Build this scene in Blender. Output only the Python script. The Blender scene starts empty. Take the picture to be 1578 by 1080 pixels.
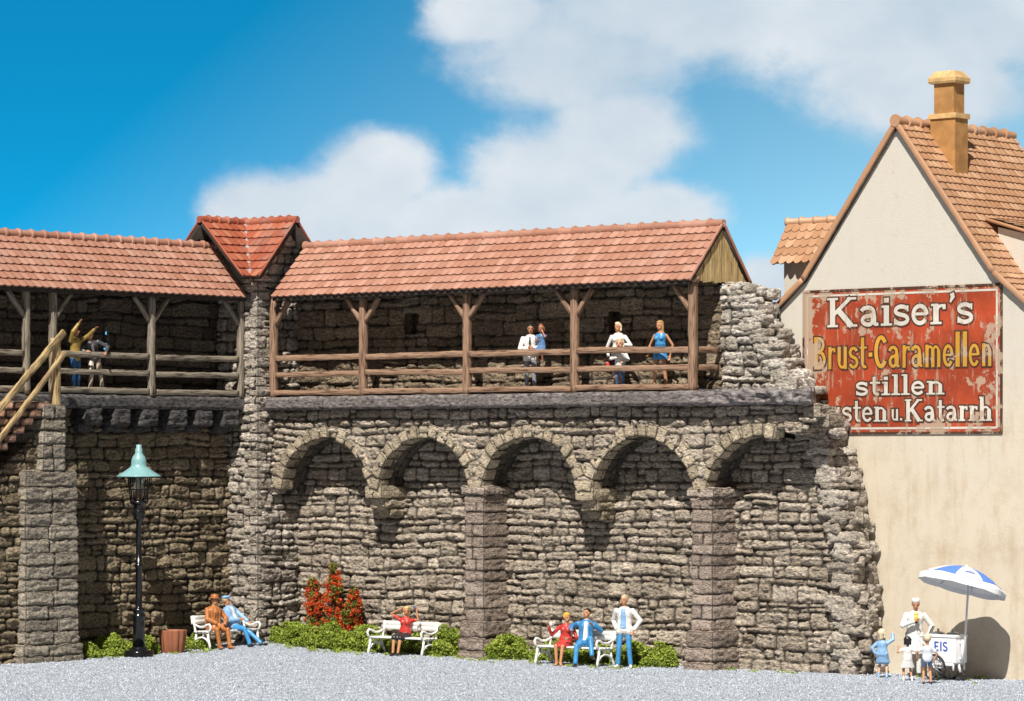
import bpy, math, random
import numpy as np
from mathutils import Vector, Matrix, Quaternion
sc = bpy.context.scene
COL = sc.collection
R = math.radians
# ------------------------------------------------------------------ camera
F = 5300.0            # focal length in photo pixels (photo is 1578 wide)
ZC = 5.2
cd = bpy.data.cameras.new('camera'); cam = bpy.data.objects.new('camera', cd); COL.objects.link(cam)
cd.sensor_width = 36.0; cd.lens = 36.0*F/1578.0
cd.shift_y = 160.0/1578.0
cd.clip_start = 1.0; cd.clip_end = 3000.0
cam.location = (0, 0, ZC); cam.rotation_euler = (R(90), 0, 0)
sc.camera = cam
# ------------------------------------------------------------------ light
SUN_AZ, SUN_EL = 14.0, 50.0
sd = Vector((-math.sin(R(SUN_AZ))*math.cos(R(SUN_EL)), -math.cos(R(SUN_AZ))*math.cos(R(SUN_EL)), math.sin(R(SUN_EL))))
sl = bpy.data.lights.new('sun', 'SUN'); sl.energy = 5.0; sl.angle = R(0.5); sl.color = (1.0, 0.95, 0.88)
sun = bpy.data.objects.new('sun', sl); COL.objects.link(sun)
sun.location = (0, 0, 60); sun.rotation_euler = sd.to_track_quat('Z', 'Y').to_euler()
sc.view_settings.view_transform = 'Standard'; sc.view_settings.look = 'None'
sc.view_settings.exposure = 0.4; sc.view_settings.gamma = 1.0

def make_world():
    w = bpy.data.worlds.new('World'); sc.world = w; w.use_nodes = True
    nt = w.node_tree; nt.nodes.clear()
    N = nt.nodes.new; L = nt.links.new
    def m(op, a, b=None, c=None, clamp=False):
        n = N('ShaderNodeMath'); n.operation = op; n.use_clamp = clamp
        for i, x in enumerate((a, b, c)):
            if x is None: continue
            if isinstance(x, (int, float)): n.inputs[i].default_value = x
            else: L(x, n.inputs[i])
        return n.outputs[0]
    tc = N('ShaderNodeTexCoord'); sx = N('ShaderNodeSeparateXYZ'); L(tc.outputs['Generated'], sx.inputs[0])
    ay = m('MAXIMUM', m('ABSOLUTE', sx.outputs[1]), 0.12)
    P = m('MULTIPLY', m('DIVIDE', sx.outputs[0], ay), 5.3)
    Q = m('MULTIPLY', m('DIVIDE', sx.outputs[2], ay), 5.3)
    # the sky, taken from higher up so that the low band shows deep blue
    vm = N('ShaderNodeCombineXYZ'); L(sx.outputs[0], vm.inputs[0]); L(sx.outputs[1], vm.inputs[1])
    L(m('ADD', m('MULTIPLY', m('MAXIMUM', sx.outputs[2], 0.0), 5.0), 0.12), vm.inputs[2])
    vn = N('ShaderNodeVectorMath'); vn.operation = 'NORMALIZE'; L(vm.outputs[0], vn.inputs[0])
    sky = N('ShaderNodeTexSky'); sky.sky_type = 'NISHITA'; sky.sun_disc = False
    sky.sun_elevation = R(SUN_EL); sky.sun_rotation = R(180+SUN_AZ); sky.air_density = 1.0; sky.dust_density = 0.3; sky.ozone_density = 2.0
    L(vn.outputs[0], sky.inputs['Vector']) if 'Vector' in sky.inputs else None
    # blue deepens to the left
    mixb = N('ShaderNodeMix'); mixb.data_type = 'RGBA'; mixb.blend_type = 'MIX'
    t = m('ADD', m('MULTIPLY', P, 0.62), m('MULTIPLY', m('SUBTRACT', 0.45, Q), 0.75)); t = m('ADD', t, 0.42, clamp=True)
    L(t, mixb.inputs[0]); mixb.inputs[6].default_value = SKY_DEEP; mixb.inputs[7].default_value = SKY_PALE
    mul = N('ShaderNodeMix'); mul.data_type = 'RGBA'; mul.blend_type = 'MULTIPLY'; mul.inputs[0].default_value = 1
    L(sky.outputs[0], mul.inputs[6]); L(mixb.outputs[2], mul.inputs[7])
    # clouds
    cv = N('ShaderNodeCombineXYZ'); L(P, cv.inputs[0]); L(m('MULTIPLY', Q, 1.25), cv.inputs[1]); cv.inputs[2].default_value = 3.3
    def noise(scale, det, vec, rough=.55):
        n = N('ShaderNodeTexNoise'); n.inputs['Scale'].default_value = scale; n.inputs['Detail'].default_value = det
        n.inputs['Roughness'].default_value = rough; L(vec, n.inputs['Vector']); return n
    n1 = noise(7.0, 14, cv.outputs[0], .66); n2 = noise(2.6, 4, cv.outputs[0]); n3 = noise(3.4, 7, cv.outputs[0])
    E = None
    for (x, y, rx, ry) in CLOUDS:
        a = m('DIVIDE', m('SUBTRACT', P, (x-789)/1000.0), rx/1000.0); b = m('DIVIDE', m('SUBTRACT', Q, (700-y)/1000.0), ry/1000.0)
        d = m('SUBTRACT', 1.0, m('SQRT', m('ADD', m('MULTIPLY', a, a), m('MULTIPLY', b, b))))
        E = d if E is None else m('SMOOTH_MAX', E, d, 0.15)
    val = m('ADD', E, m('MULTIPLY', m('SUBTRACT', n1.outputs[0], 0.5), 1.0)); val = m('ADD', val, m('MULTIPLY', m('SUBTRACT', n2.outputs[0], 0.5), 0.7))
    mr = N('ShaderNodeMapRange'); mr.interpolation_type = 'SMOOTHSTEP'; L(val, mr.inputs[0]); mr.inputs[1].default_value = -0.20; mr.inputs[2].default_value = 0.36
    m2 = N('ShaderNodeMapRange'); m2.interpolation_type = 'SMOOTHSTEP'; L(m('ADD', E, m('MULTIPLY', m('SUBTRACT', n3.outputs[0], .5), 1.6)), m2.inputs[0]); m2.inputs[1].default_value = -.35; m2.inputs[2].default_value = .45
    cc = N('ShaderNodeMix'); cc.data_type = 'RGBA'; L(m('MULTIPLY_ADD', m('SUBTRACT', n3.outputs[0], .5), 2.6, 0.5, clamp=True), cc.inputs[0])
    cc.inputs[6].default_value = CLOUD_A; cc.inputs[7].default_value = CLOUD_B
    fin = N('ShaderNodeMix'); fin.data_type = 'RGBA'; L(m('MULTIPLY', mr.outputs[0], m('MULTIPLY_ADD', m2.outputs[0], .55, .42)), fin.inputs[0]); L(mul.outputs[2], fin.inputs[6]); L(cc.outputs[2], fin.inputs[7])
    # overhead and behind the viewer the sky is dimmer and more neutral
    def sstep(x, a, b):
        n = N('ShaderNodeMapRange'); n.interpolation_type = 'SMOOTHSTEP'; L(x, n.inputs[0]); n.inputs[1].default_value = a; n.inputs[2].default_value = b; return n.outputs[0]
    far = m('MAXIMUM', sstep(sx.outputs[2], .14, .40), sstep(sx.outputs[1], .75, .3))
    neu = N('ShaderNodeMix'); neu.data_type = 'RGBA'; neu.blend_type = 'MULTIPLY'; neu.inputs[0].default_value = 1; L(sky.outputs[0], neu.inputs[6]); neu.inputs[7].default_value = SKY_AWAY
    dim = N('ShaderNodeMix'); dim.data_type = 'RGBA'; L(far, dim.inputs[0]); L(fin.outputs[2], dim.inputs[6]); L(neu.outputs[2], dim.inputs[7])
    fin = dim
    bg = N('ShaderNodeBackground'); bg.inputs[1].default_value = 0.08; L(fin.outputs[2], bg.inputs[0])
    out = N('ShaderNodeOutputWorld'); L(bg.outputs[0], out.inputs[0])
SKY_DEEP = (0.05, 1.72, 1.95, 1); SKY_PALE = (2.9, 3.35, 2.45, 1)
SKY_AWAY = (.76, .50, .32, 1)
CLOUD_A = (5.0, 6.1, 7.1, 1); CLOUD_B = (7.6, 8.0, 8.4, 1)
CLOUDS = [(400, 335, 110, 75), (500, 340, 170, 80), (590, 275, 110, 80), (700, 345, 200, 85), (850, 290, 170, 120), (950, 205, 120, 90),
          (880, 90, 190, 95), (1060, 20, 330, 85), (1400, 25, 420, 130), (1420, 120, 200, 110), (1150, 10, 300, 90), (1010, 330, 120, 60), (1180, 440, 60, 50), (760, 20, 120, 60)]
make_world()

# ------------------------------------------------------------------ place frame: u along the long wall, v out of it, z up
TH = R(40.8); CT, ST = math.cos(TH), math.sin(TH)
OX, OY = -6.6149, 93.9719
def W(u, v): return OX+CT*u-ST*v, OY-ST*u-CT*v
def g(u, v):
    r2 = (np.asarray(u)-0.9)**2+(np.asarray(v)-0.6)**2
    return 0.20*np.exp(-r2/5.0)

# ------------------------------------------------------------------ noise
_tab = {}
def _t2(seed):
    if ('2', seed) not in _tab: _tab[('2', seed)] = np.random.RandomState(seed).rand(128, 128)
    return _tab[('2', seed)]
def vn2(x, y, seed=0):
    t = _t2(seed); xi = np.floor(x).astype(int); yi = np.floor(y).astype(int); fx = x-xi; fy = y-yi
    fx = fx*fx*(3-2*fx); fy = fy*fy*(3-2*fy); a = xi & 127; b = yi & 127; a1 = (xi+1) & 127; b1 = (yi+1) & 127
    return (t[a, b]*(1-fx)+t[a1, b]*fx)*(1-fy)+(t[a, b1]*(1-fx)+t[a1, b1]*fx)*fy
def fbm2(x, y, seed=0, o=4, gain=.5):
    s = 0; a = 1; tot = 0
    for i in range(o):
        s = s+a*vn2(x*2**i+i*17.3, y*2**i+i*9.1, seed+i); tot += a; a *= gain
    return s/tot
def vn3(x, y, z, seed=0):
    zi = np.floor(z).astype(int); fz = z-zi; fz = fz*fz*(3-2*fz)
    def layer(k): return vn2(x+(k*37 % 101)*1.37, y+(k*53 % 97)*1.71, seed)
    r = np.zeros_like(x); r1 = np.zeros_like(x)
    for k in np.unique(zi):
        mk = zi == k
        r[mk] = vn2(x[mk]+(k*37 % 101), y[mk]+(k*53 % 97), seed)*(1-fz[mk])+vn2(x[mk]+((k+1)*37 % 101), y[mk]+((k+1)*53 % 97), seed)*fz[mk]
    return r
def fbm3(x, y, z, seed=0, o=3):
    s = 0; a = 1; tot = 0
    for i in range(o): s = s+a*vn3(x*2**i, y*2**i, z*2**i, seed+i); tot += a; a *= .5
    return s/tot

# ------------------------------------------------------------------ mesh builder
V3 = lambda *a: np.array(a, float)
def unit(a): a = np.asarray(a, float); return a/(np.linalg.norm(a)+1e-12)
class MB:
    def __init__(s): s.V = []; s.Q = []; s.F = []; s.T = []; s.M = []; s.G = []; s.n = 0
    def add(s, v, q=None, f=None, t=0.5, m=0.0, gc=None):
        v = np.asarray(v, float).reshape(-1, 3); n = len(v)
        s.V.append(v); s.T.append(np.broadcast_to(np.asarray(t, float), (n,))); s.M.append(np.broadcast_to(np.asarray(m, float), (n,)))
        s.G.append(v if gc is None else np.asarray(gc, float))
        if q is not None and len(q): s.Q.append(np.asarray(q, int)+s.n)
        if f is not None: s.F += [[i+s.n for i in a] for a in f]
        s.n += n
    def box(s, lo, hi, t=.5, rot=0, piv=None):
        lo = V3(*lo); hi = V3(*hi)
        v = np.array([[(lo, hi)[i][0], (lo, hi)[j][1], (lo, hi)[k][2]] for i in (0, 1) for j in (0, 1) for k in (0, 1)])
        s.add(v, [(0, 1, 3, 2), (4, 6, 7, 5), (0, 4, 5, 1), (2, 3, 7, 6), (0, 2, 6, 4), (1, 5, 7, 3)], t=t)
    def beam(s, p0, p1, w, h, up=(0, 0, 1), n=None, wob=.006, t=.5, seed=0, taper=1.0):
        p0 = V3(*p0); p1 = V3(*p1); d = p1-p0; Ln = np.linalg.norm(d); d = d/Ln
        up = unit(up)
        if abs(d@up) > .95: up = V3(0, 1, 0) if abs(d[1]) < .9 else V3(1, 0, 0)
        sx = unit(np.cross(d, up)); sz = np.cross(sx, d); n = n or max(2, int(Ln/.12))
        rs = np.random.RandomState(seed*7+int(Ln*1000) % 9999); V = []; G = []
        off = rs.rand(3)*20; b = .12*min(w, h)
        prof = [(-w/2+b, -h/2), (w/2-b, -h/2), (w/2, -h/2+b), (w/2, h/2-b), (w/2-b, h/2), (-w/2+b, h/2), (-w/2, h/2-b), (-w/2, -h/2+b)]
        for i in range(n+1):
            a = i/n*Ln; k = 1+(taper-1)*i/n; jx = (rs.rand()-.5)*wob; jz = (rs.rand()-.5)*wob
            for (x, y) in prof:
                r = 1+(rs.rand()-.5)*wob*2.0/max(w, .03)*.5
                V.append(p0+d*a+sx*(x*k*r+jx)+sz*(y*k*r+jz)); G.append((a+off[0], x+off[1], y+off[2]))
        q = [(i*8+j, i*8+(j+1) % 8, (i+1)*8+(j+1) % 8, (i+1)*8+j) for i in range(n) for j in range(8)]
        s.add(V, q, [list(range(7, -1, -1)), list(range(n*8, n*8+8))], t=t, gc=G)
    def loft(s, rings, n=12, t=.5, cap=True, phase=0.0):
        V = []
        for (c, ax, ay) in rings:
            c = np.asarray(c, float); ax = np.asarray(ax, float); ay = np.asarray(ay, float)
            for j in range(n):
                a = 2*math.pi*j/n+phase; V.append(c+ax*math.cos(a)+ay*math.sin(a))
        m = len(rings)
        q = [(i*n+j, i*n+(j+1) % n, (i+1)*n+(j+1) % n, (i+1)*n+j) for i in range(m-1) for j in range(n)]
        s.add(V, q, [list(range(n-1, -1, -1)), list(range((m-1)*n, m*n))] if cap else None, t=t)
    def tube(s, pts, r, n=8, t=.5):
        pts = [V3(*p) for p in pts]; rr = r if hasattr(r, '__len__') else [r]*len(pts); rings = []; ref = None
        for i, p in enumerate(pts):
            d = unit(pts[min(i+1, len(pts)-1)]-pts[max(i-1, 0)])
            if ref is None: ref = V3(0, 0, 1) if abs(d[2]) < .9 else V3(1, 0, 0)
            ax = unit(np.cross(d, ref)); ay = np.cross(ax, d); ref = ay if True else ref
            rings.append((p, ax*rr[i], ay*rr[i]))
        s.loft(rings, n, t)
    def lathe(s, prof, c=(0, 0, 0), n=20, t=.5, ph=0.0):
        s.loft([(V3(c[0], c[1], c[2]+z), (max(r, 1e-4), 0, 0), (0, max(r, 1e-4), 0)) for r, z in prof], n, t, phase=ph)
    def cap(s, p0, p1, r0, r1, n=10, t=.5):
        p0 = V3(*p0); p1 = V3(*p1); d = p1-p0; L = np.linalg.norm(d); d = d/L if L > 1e-6 else V3(0, 0, 1)
        ax = unit(np.cross(d, V3(.3, .9, .1) if abs(d[2]) > .8 else V3(0, 0, 1))); ay = np.cross(d, ax); rg = []
        for a in (-80, -50, -20): rg.append((p0+d*r0*math.sin(R(a)), ax*r0*math.cos(R(a)), ay*r0*math.cos(R(a))))
        for a in (20, 50, 80): rg.append((p1+d*r1*math.sin(R(a)), ax*r1*math.cos(R(a)), ay*r1*math.cos(R(a))))
        s.loft(rg, n, t)
    def ell(s, c, ax, ay, az, n=12, m=8, t=.5):
        c = V3(*c); ax = V3(*ax); ay = V3(*ay); az = V3(*az); rg = []
        for i in range(m+1):
            a = math.pi*(-.5+(i+.12)/(m+.24)); rg.append((c+az*math.sin(a), ax*math.cos(a), ay*math.cos(a)))
        s.loft(rg, n, t)
    def sph(s, c, r, n=10, m=6, t=.5): s.ell(c, (r, 0, 0), (0, r, 0), (0, 0, r), n, m, t)
    def rough(s, c, size, seed=0, res=.06, rnd=.07, amp=.04, t=.5, X=(1, 0, 0), Y=(0, 1, 0), fx=4, fz=13, joint=False):
        """a hewn stone: rounded box pushed in and out by layered noise"""
        sx, sy, sz = size; c = V3(*c); X = V3(*X); Y = V3(*Y); Z = np.cross(X, Y)
        h = np.array([sx, sy, sz])/2; rnd = min(rnd, h.min()*.8)
        for ax in range(3):
            for sg in (-1, 1):
                o = [i for i in range(3) if i != ax]
                na = max(3, int(size[o[0]]/res)+1); nb = max(3, int(size[o[1]]/res)+1)
                A, B = np.meshgrid(np.linspace(-1, 1, na), np.linspace(-1, 1, nb), indexing='ij')
                p = np.zeros((na*nb, 3)); p[:, ax] = sg*h[ax]; p[:, o[0]] = A.ravel()*h[o[0]]; p[:, o[1]] = B.ravel()*h[o[1]]
                core = np.clip(p, -(h-rnd), h-rnd); dv = p-core; dv = dv/(np.linalg.norm(dv, axis=1)[:, None]+1e-9)
                p = core+dv*rnd
                k = seed*3.17
                nn = fbm3(p[:, 0]*fx+k, p[:, 1]*fx+k*.7, p[:, 2]*fz+k*.3, 31, 3)-.5
                n2 = np.abs(fbm3(p[:, 0]*fx*1.7+k*.6, p[:, 1]*fx*1.7+k, p[:, 2]*fz*1.9+k, 37, 3)-.5)
                p = p+dv*((nn*2.2-n2*1.9+.2)*amp)[:, None]
                I = np.arange(na*nb).reshape(na, nb); q = np.stack([I[:-1, :-1], I[1:, :-1], I[1:, 1:], I[:-1, 1:]], -1).reshape(-1, 4)
                if (sg > 0) == (ax == 1): q = q[:, ::-1]
                ed = np.minimum((1-abs(A.ravel()))*h[o[0]], (1-abs(B.ravel()))*h[o[1]])
                s.add(c+p[:, :1]*X+p[:, 1:2]*Y+p[:, 2:]*Z, q, t=t, m=np.clip(1.2-ed/.035, 0, 1) if joint else 0)
    def mesh(s, name, smooth=True):
        V = np.concatenate(s.V); me = bpy.data.meshes.new(name)
        q = np.concatenate(s.Q) if s.Q else np.zeros((0, 4), int)
        nf = len(s.F); fl = [i for f in s.F for i in f]
        me.vertices.add(len(V)); me.vertices.foreach_set('co', V.ravel())
        li = np.concatenate([q.ravel(), np.array(fl, int)]).astype(np.int32)
        me.loops.add(len(li)); me.loops.foreach_set('vertex_index', li)
        ls = np.concatenate([np.arange(len(q))*4, len(q)*4+np.cumsum([0]+[len(f) for f in s.F][:-1]) if nf else np.zeros(0, int)]).astype(np.int32)
        me.polygons.add(len(ls)); me.polygons.foreach_set('loop_start', ls)
        me.update(calc_edges=True); me.validate()
        if len(me.vertices) == len(V):
            for nm, arr in (('tint', s.T), ('mort', s.M)):
                a = me.attributes.new(nm, 'FLOAT', 'POINT'); a.data.foreach_set('value', np.concatenate(arr).astype(np.float32))
            a = me.attributes.new('gc', 'FLOAT_VECTOR', 'POINT'); a.data.foreach_set('vector', np.concatenate(s.G).astype(np.float32).ravel())
        me.polygons.foreach_set('use_smooth', np.full(len(me.polygons), bool(smooth)))
        return me
    def obj(s, name, mat, parent=None, off=(0, 0, 0), smooth=True, label=None):
        if off is not None and (off[0] or off[1] or off[2]): s.V = [v-V3(*off) for v in s.V]
        me = s.mesh(name, smooth)
        if mat: me.materials.append(mat)
        o = bpy.data.objects.new(name, me); COL.objects.link(o)
        if parent: o.parent = parent
        if label: o['label'] = label
        return o
def smooth_angle(o, ang=35):
    """flat across sharp edges, smooth elsewhere"""
    me = o.data
    try: me.set_sharp_from_angle(angle=R(ang))
    except Exception: pass
def thing(name, label, cat, u, v, z=0.0, rot=0.0, group=None, yaw=None):
    o = bpy.data.objects.new(name, None); COL.objects.link(o); o.empty_display_size = .3
    x, y = W(u, v); o.location = (x, y, z); o.rotation_euler = (0, 0, (-TH+R(rot)) if yaw is None else R(yaw))
    o['label'] = label; o['category'] = cat
    if group: o['group'] = group
    return o
def tag(o, label, cat, group=None, kind=None):
    if label: o['label'] = label
    if cat: o['category'] = cat
    if group: o['group'] = group
    if kind: o['kind'] = kind
    return o
def put(o, u, v, z=0.0, rot=0.0):
    x, y = W(u, v); o.location = (x, y, z); o.rotation_euler = (0, 0, -TH+R(rot)); return o

# ------------------------------------------------------------------ materials
class NT:
    def __init__(s, name):
        s.mat = bpy.data.materials.new(name); s.mat.use_nodes = True; s.nt = s.mat.node_tree; s.nt.nodes.clear()
        s.out = s.n('ShaderNodeOutputMaterial'); s.b = s.n('ShaderNodeBsdfPrincipled'); s.l(s.b.outputs[0], s.out.inputs[0])
    def n(s, k): return s.nt.nodes.new(k)
    def l(s, a, b): s.nt.links.new(a, b)
    def m(s, op, a, b=None, c=None, clamp=False):
        n = s.n('ShaderNodeMath'); n.operation = op; n.use_clamp = clamp
        for i, x in enumerate((a, b, c)):
            if x is None: continue
            if isinstance(x, (int, float)): n.inputs[i].default_value = x
            else: s.l(x, n.inputs[i])
        return n.outputs[0]
    def attr(s, name, out='Fac'):
        n = s.n('ShaderNodeAttribute'); n.attribute_name = name; return n.outputs[out]
    def obj(s): return s.n('ShaderNodeTexCoord').outputs['Object']
    def mapv(s, vec, sc):
        n = s.n('ShaderNodeMapping'); n.inputs['Scale'].default_value = sc; s.l(vec, n.inputs['Vector']); return n.outputs[0]
    def noise(s, vec, scale, det=4, rough=.55, out=0):
        n = s.n('ShaderNodeTexNoise'); n.inputs['Scale'].default_value = scale; n.inputs['Detail'].default_value = det; n.inputs['Roughness'].default_value = rough
        s.l(vec, n.inputs['Vector']); return n.outputs[out]
    def mix(s, f, a, b, blend='MIX'):
        n = s.n('ShaderNodeMix'); n.data_type = 'RGBA'; n.blend_type = blend
        for i, x in ((0, f), (6, a), (7, b)):
            if isinstance(x, (int, float)): n.inputs[i].default_value = x
            elif isinstance(x, tuple): n.inputs[i].default_value = (x+(1,))[:4]
            else: s.l(x, n.inputs[i])
        return n.outputs[2]
    def ramp(s, f, stops):
        n = s.n('ShaderNodeValToRGB'); e = n.color_ramp.elements
        while len(e) < len(stops): e.new(.5)
        for i, (p, c) in enumerate(stops):
            e[i].position = p; e[i].color = (c if isinstance(c, tuple) else (c, c, c))+(1,)
        s.l(f, n.inputs[0]); return n.outputs[0]
    def step(s, f, a, b):
        n = s.n('ShaderNodeMapRange'); n.interpolation_type = 'SMOOTHSTEP'; s.l(f, n.inputs[0]); n.inputs[1].default_value = a; n.inputs[2].default_value = b; return n.outputs[0]
    def bump(s, h, d=.02, st=.6):
        n = s.n('ShaderNodeBump'); n.inputs['Strength'].default_value = st; n.inputs['Distance'].default_value = d; s.l(h, n.inputs['Height']); s.l(n.outputs[0], s.b.inputs['Normal'])
    def set(s, col=None, rough=None, spec=None, metal=None):
        if col is not None:
            if isinstance(col, tuple): s.b.inputs['Base Color'].default_value = (col+(1,))[:4]
            else: s.l(col, s.b.inputs['Base Color'])
        if rough is not None:
            if isinstance(rough, (int, float)): s.b.inputs['Roughness'].default_value = rough
            else: s.l(rough, s.b.inputs['Roughness'])
        if spec is not None: s.b.inputs['Specular IOR Level'].default_value = spec
        if metal is not None: s.b.inputs['Metallic'].default_value = metal
        return s.mat
def m_stone(name, a, b, c, mortar, spec=.25, sc=1.0):
    k = NT(name); o = k.obj(); t = k.attr('tint'); mo = k.attr('mort')
    col = k.ramp(t, [(0, a), (.5, b), (1, c)])
    n1 = k.noise(o, 1.3, 3); n2 = k.noise(k.mapv(o, (6, 6, 16)), 2.2*sc, 6, .65)
    col = k.mix(k.m('MULTIPLY', k.step(n1, .35, .75), .35), col, k.mix(1.0, col, (.62, .62, .60), 'MULTIPLY'))
    col = k.mix(k.step(n2, .50, .68), col, k.mix(1.0, col, (1.95, 1.88, 1.76), 'MULTIPLY'))
    col = k.mix(k.step(n2, .49, .36), col, k.mix(1.0, col, (.30, .28, .26), 'MULTIPLY'))
    col = k.mix(mo, col, mortar)
    k.bump(n2, .035, .75)
    return k.set(col, .85, spec)
def m_paint(name, col, rough=.5, var=.12, sc=9, spec=.4, bump=.004):
    k = NT(name); o = k.obj(); n = k.noise(o, sc, 4, .6)
    c = k.mix(k.step(n, .3, .75), tuple(x*(1-var) for x in col), tuple(min(1, x*(1+var)) for x in col))
    if bump: k.bump(n, bump, .5)
    return k.set(c, rough, spec)
def m_wood(name, a, b, dark, spec=.2):
    k = NT(name); v = k.attr('gc', 'Vector')
    n = k.noise(k.mapv(v, (1.2, 22, 22)), 1.6, 5, .6); n2 = k.noise(k.mapv(v, (.8, 3, 3)), 1.5, 3)
    c = k.mix(n2, a, b); c = k.mix(k.step(n, .52, .36), c, dark); c = k.mix(k.step(n, .58, .72), c, k.mix(1.0, c, (1.5, 1.45, 1.35), 'MULTIPLY'))
    k.bump(n, .02, .9)
    return k.set(c, .8, spec)
def m_tile(name, a, b, c, moss, amt=.3):
    k = NT(name); o = k.obj(); t = k.attr('tint'); col = k.ramp(t, [(0, a), (.55, b), (1, c)])
    n = k.noise(o, 1.1, 5, .6); n2 = k.noise(o, 16, 4, .6); n3 = k.noise(o, 5, 6, .7)
    col = k.mix(k.m('MULTIPLY', k.step(n, .45, .8), amt), col, moss)
    col = k.mix(k.m('MULTIPLY', k.step(n2, .5, .8), .35), col, k.mix(1.0, col, (.7, .66, .62), 'MULTIPLY'))
    col = k.mix(k.m('MULTIPLY', k.step(n3, .62, .74), .5), col, (.62, .54, .50))
    col = k.mix(k.attr('mort'), col, (.10, .06, .05))
    k.bump(n2, .006, .5)
    return k.set(col, .48, .4)
M = {}
M['wall'] = m_stone('grey_brown_rubble', (0.250, 0.211, 0.165), (0.316, 0.270, 0.217), (0.397, 0.343, 0.283), (0.046, 0.037, 0.029))
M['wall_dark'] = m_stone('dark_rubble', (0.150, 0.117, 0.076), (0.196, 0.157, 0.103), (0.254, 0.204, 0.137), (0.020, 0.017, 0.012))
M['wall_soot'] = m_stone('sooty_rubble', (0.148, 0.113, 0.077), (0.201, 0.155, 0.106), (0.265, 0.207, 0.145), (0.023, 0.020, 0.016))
M['tower'] = m_stone('pale_grey_rubble', (0.259, 0.226, 0.187), (0.336, 0.297, 0.251), (0.427, 0.384, 0.334), (0.051, 0.043, 0.036))
M['wall_shaded'] = m_stone('rubble_painted_shade', (.075, .06, .045), (.11, .088, .066), (.15, .122, .092), (.018, .016, .014))  # darker rubble copy: the left gallery's shade is painted into its colour
M['pillar'] = m_stone('reddish_ashlar', (0.219, 0.176, 0.146), (0.281, 0.226, 0.187), (0.346, 0.285, 0.241), (0.051, 0.041, 0.035))
M['pale'] = m_stone('pale_broken_stone', (.29, .262, .22), (.385, .352, .305), (.48, .45, .41), (.06, .052, .045))
M['arch'] = m_stone('buff_arch_stone', (0.302, 0.254, 0.180), (0.381, 0.321, 0.232), (0.470, 0.399, 0.298), (0.052, 0.043, 0.033))
M['ledge'] = m_stone('purple_grey_ledge', (.118, .105, .10), (.155, .138, .134), (.20, .182, .178), (.05, .045, .045), sc=.5)
M['ledge_dark'] = m_stone('dark_ledge', (.06, .055, .055), (.085, .08, .08), (.12, .11, .11), (.05, .05, .05), sc=.5)
M['brick'] = m_stone('red_brown_brick', (.28, .155, .105), (.39, .225, .155), (.47, .30, .215), (.05, .04, .035))
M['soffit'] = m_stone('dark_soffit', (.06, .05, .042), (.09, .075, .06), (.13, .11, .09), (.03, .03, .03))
M['wood'] = m_wood('brown_timber', (.27, .165, .105), (.34, .22, .15), (.10, .055, .035))
M['wood_grey'] = m_wood('grey_timber', (.30, .26, .20), (.24, .20, .15), (.06, .05, .04))
M['wood_yellow'] = m_wood('yellow_timber', (.50, .37, .19), (.42, .30, .15), (.16, .10, .05))
M['plank'] = m_wood('ochre_boards', (.44, .32, .15), (.52, .39, .19), (.16, .105, .05))
M['tile'] = m_tile('faded_red_tile', (.35, .165, .108), (.41, .205, .142), (.47, .262, .195), (.36, .235, .185), .5)
M['tile_red'] = m_tile('bright_red_tile', (.28, .07, .036), (.36, .10, .052), (.43, .165, .10), (.29, .24, .21), .85)
M['tile_house'] = m_tile('orange_tile', (.38, .20, .105), (.45, .25, .14), (.53, .33, .20), (.28, .17, .10), .35)
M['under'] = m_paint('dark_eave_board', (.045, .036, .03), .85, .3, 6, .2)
M['white'] = m_paint('white_paint', (.78, .77, .74), .35, .05, 14, .5)
M['black'] = m_paint('black_gloss_paint', (.008, .008, .009), .18, .2, 9, .6, .001)
M['teal'] = m_paint('pale_teal_enamel', (.21, .40, .41), .35, .08, 8, .5, .001)
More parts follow.
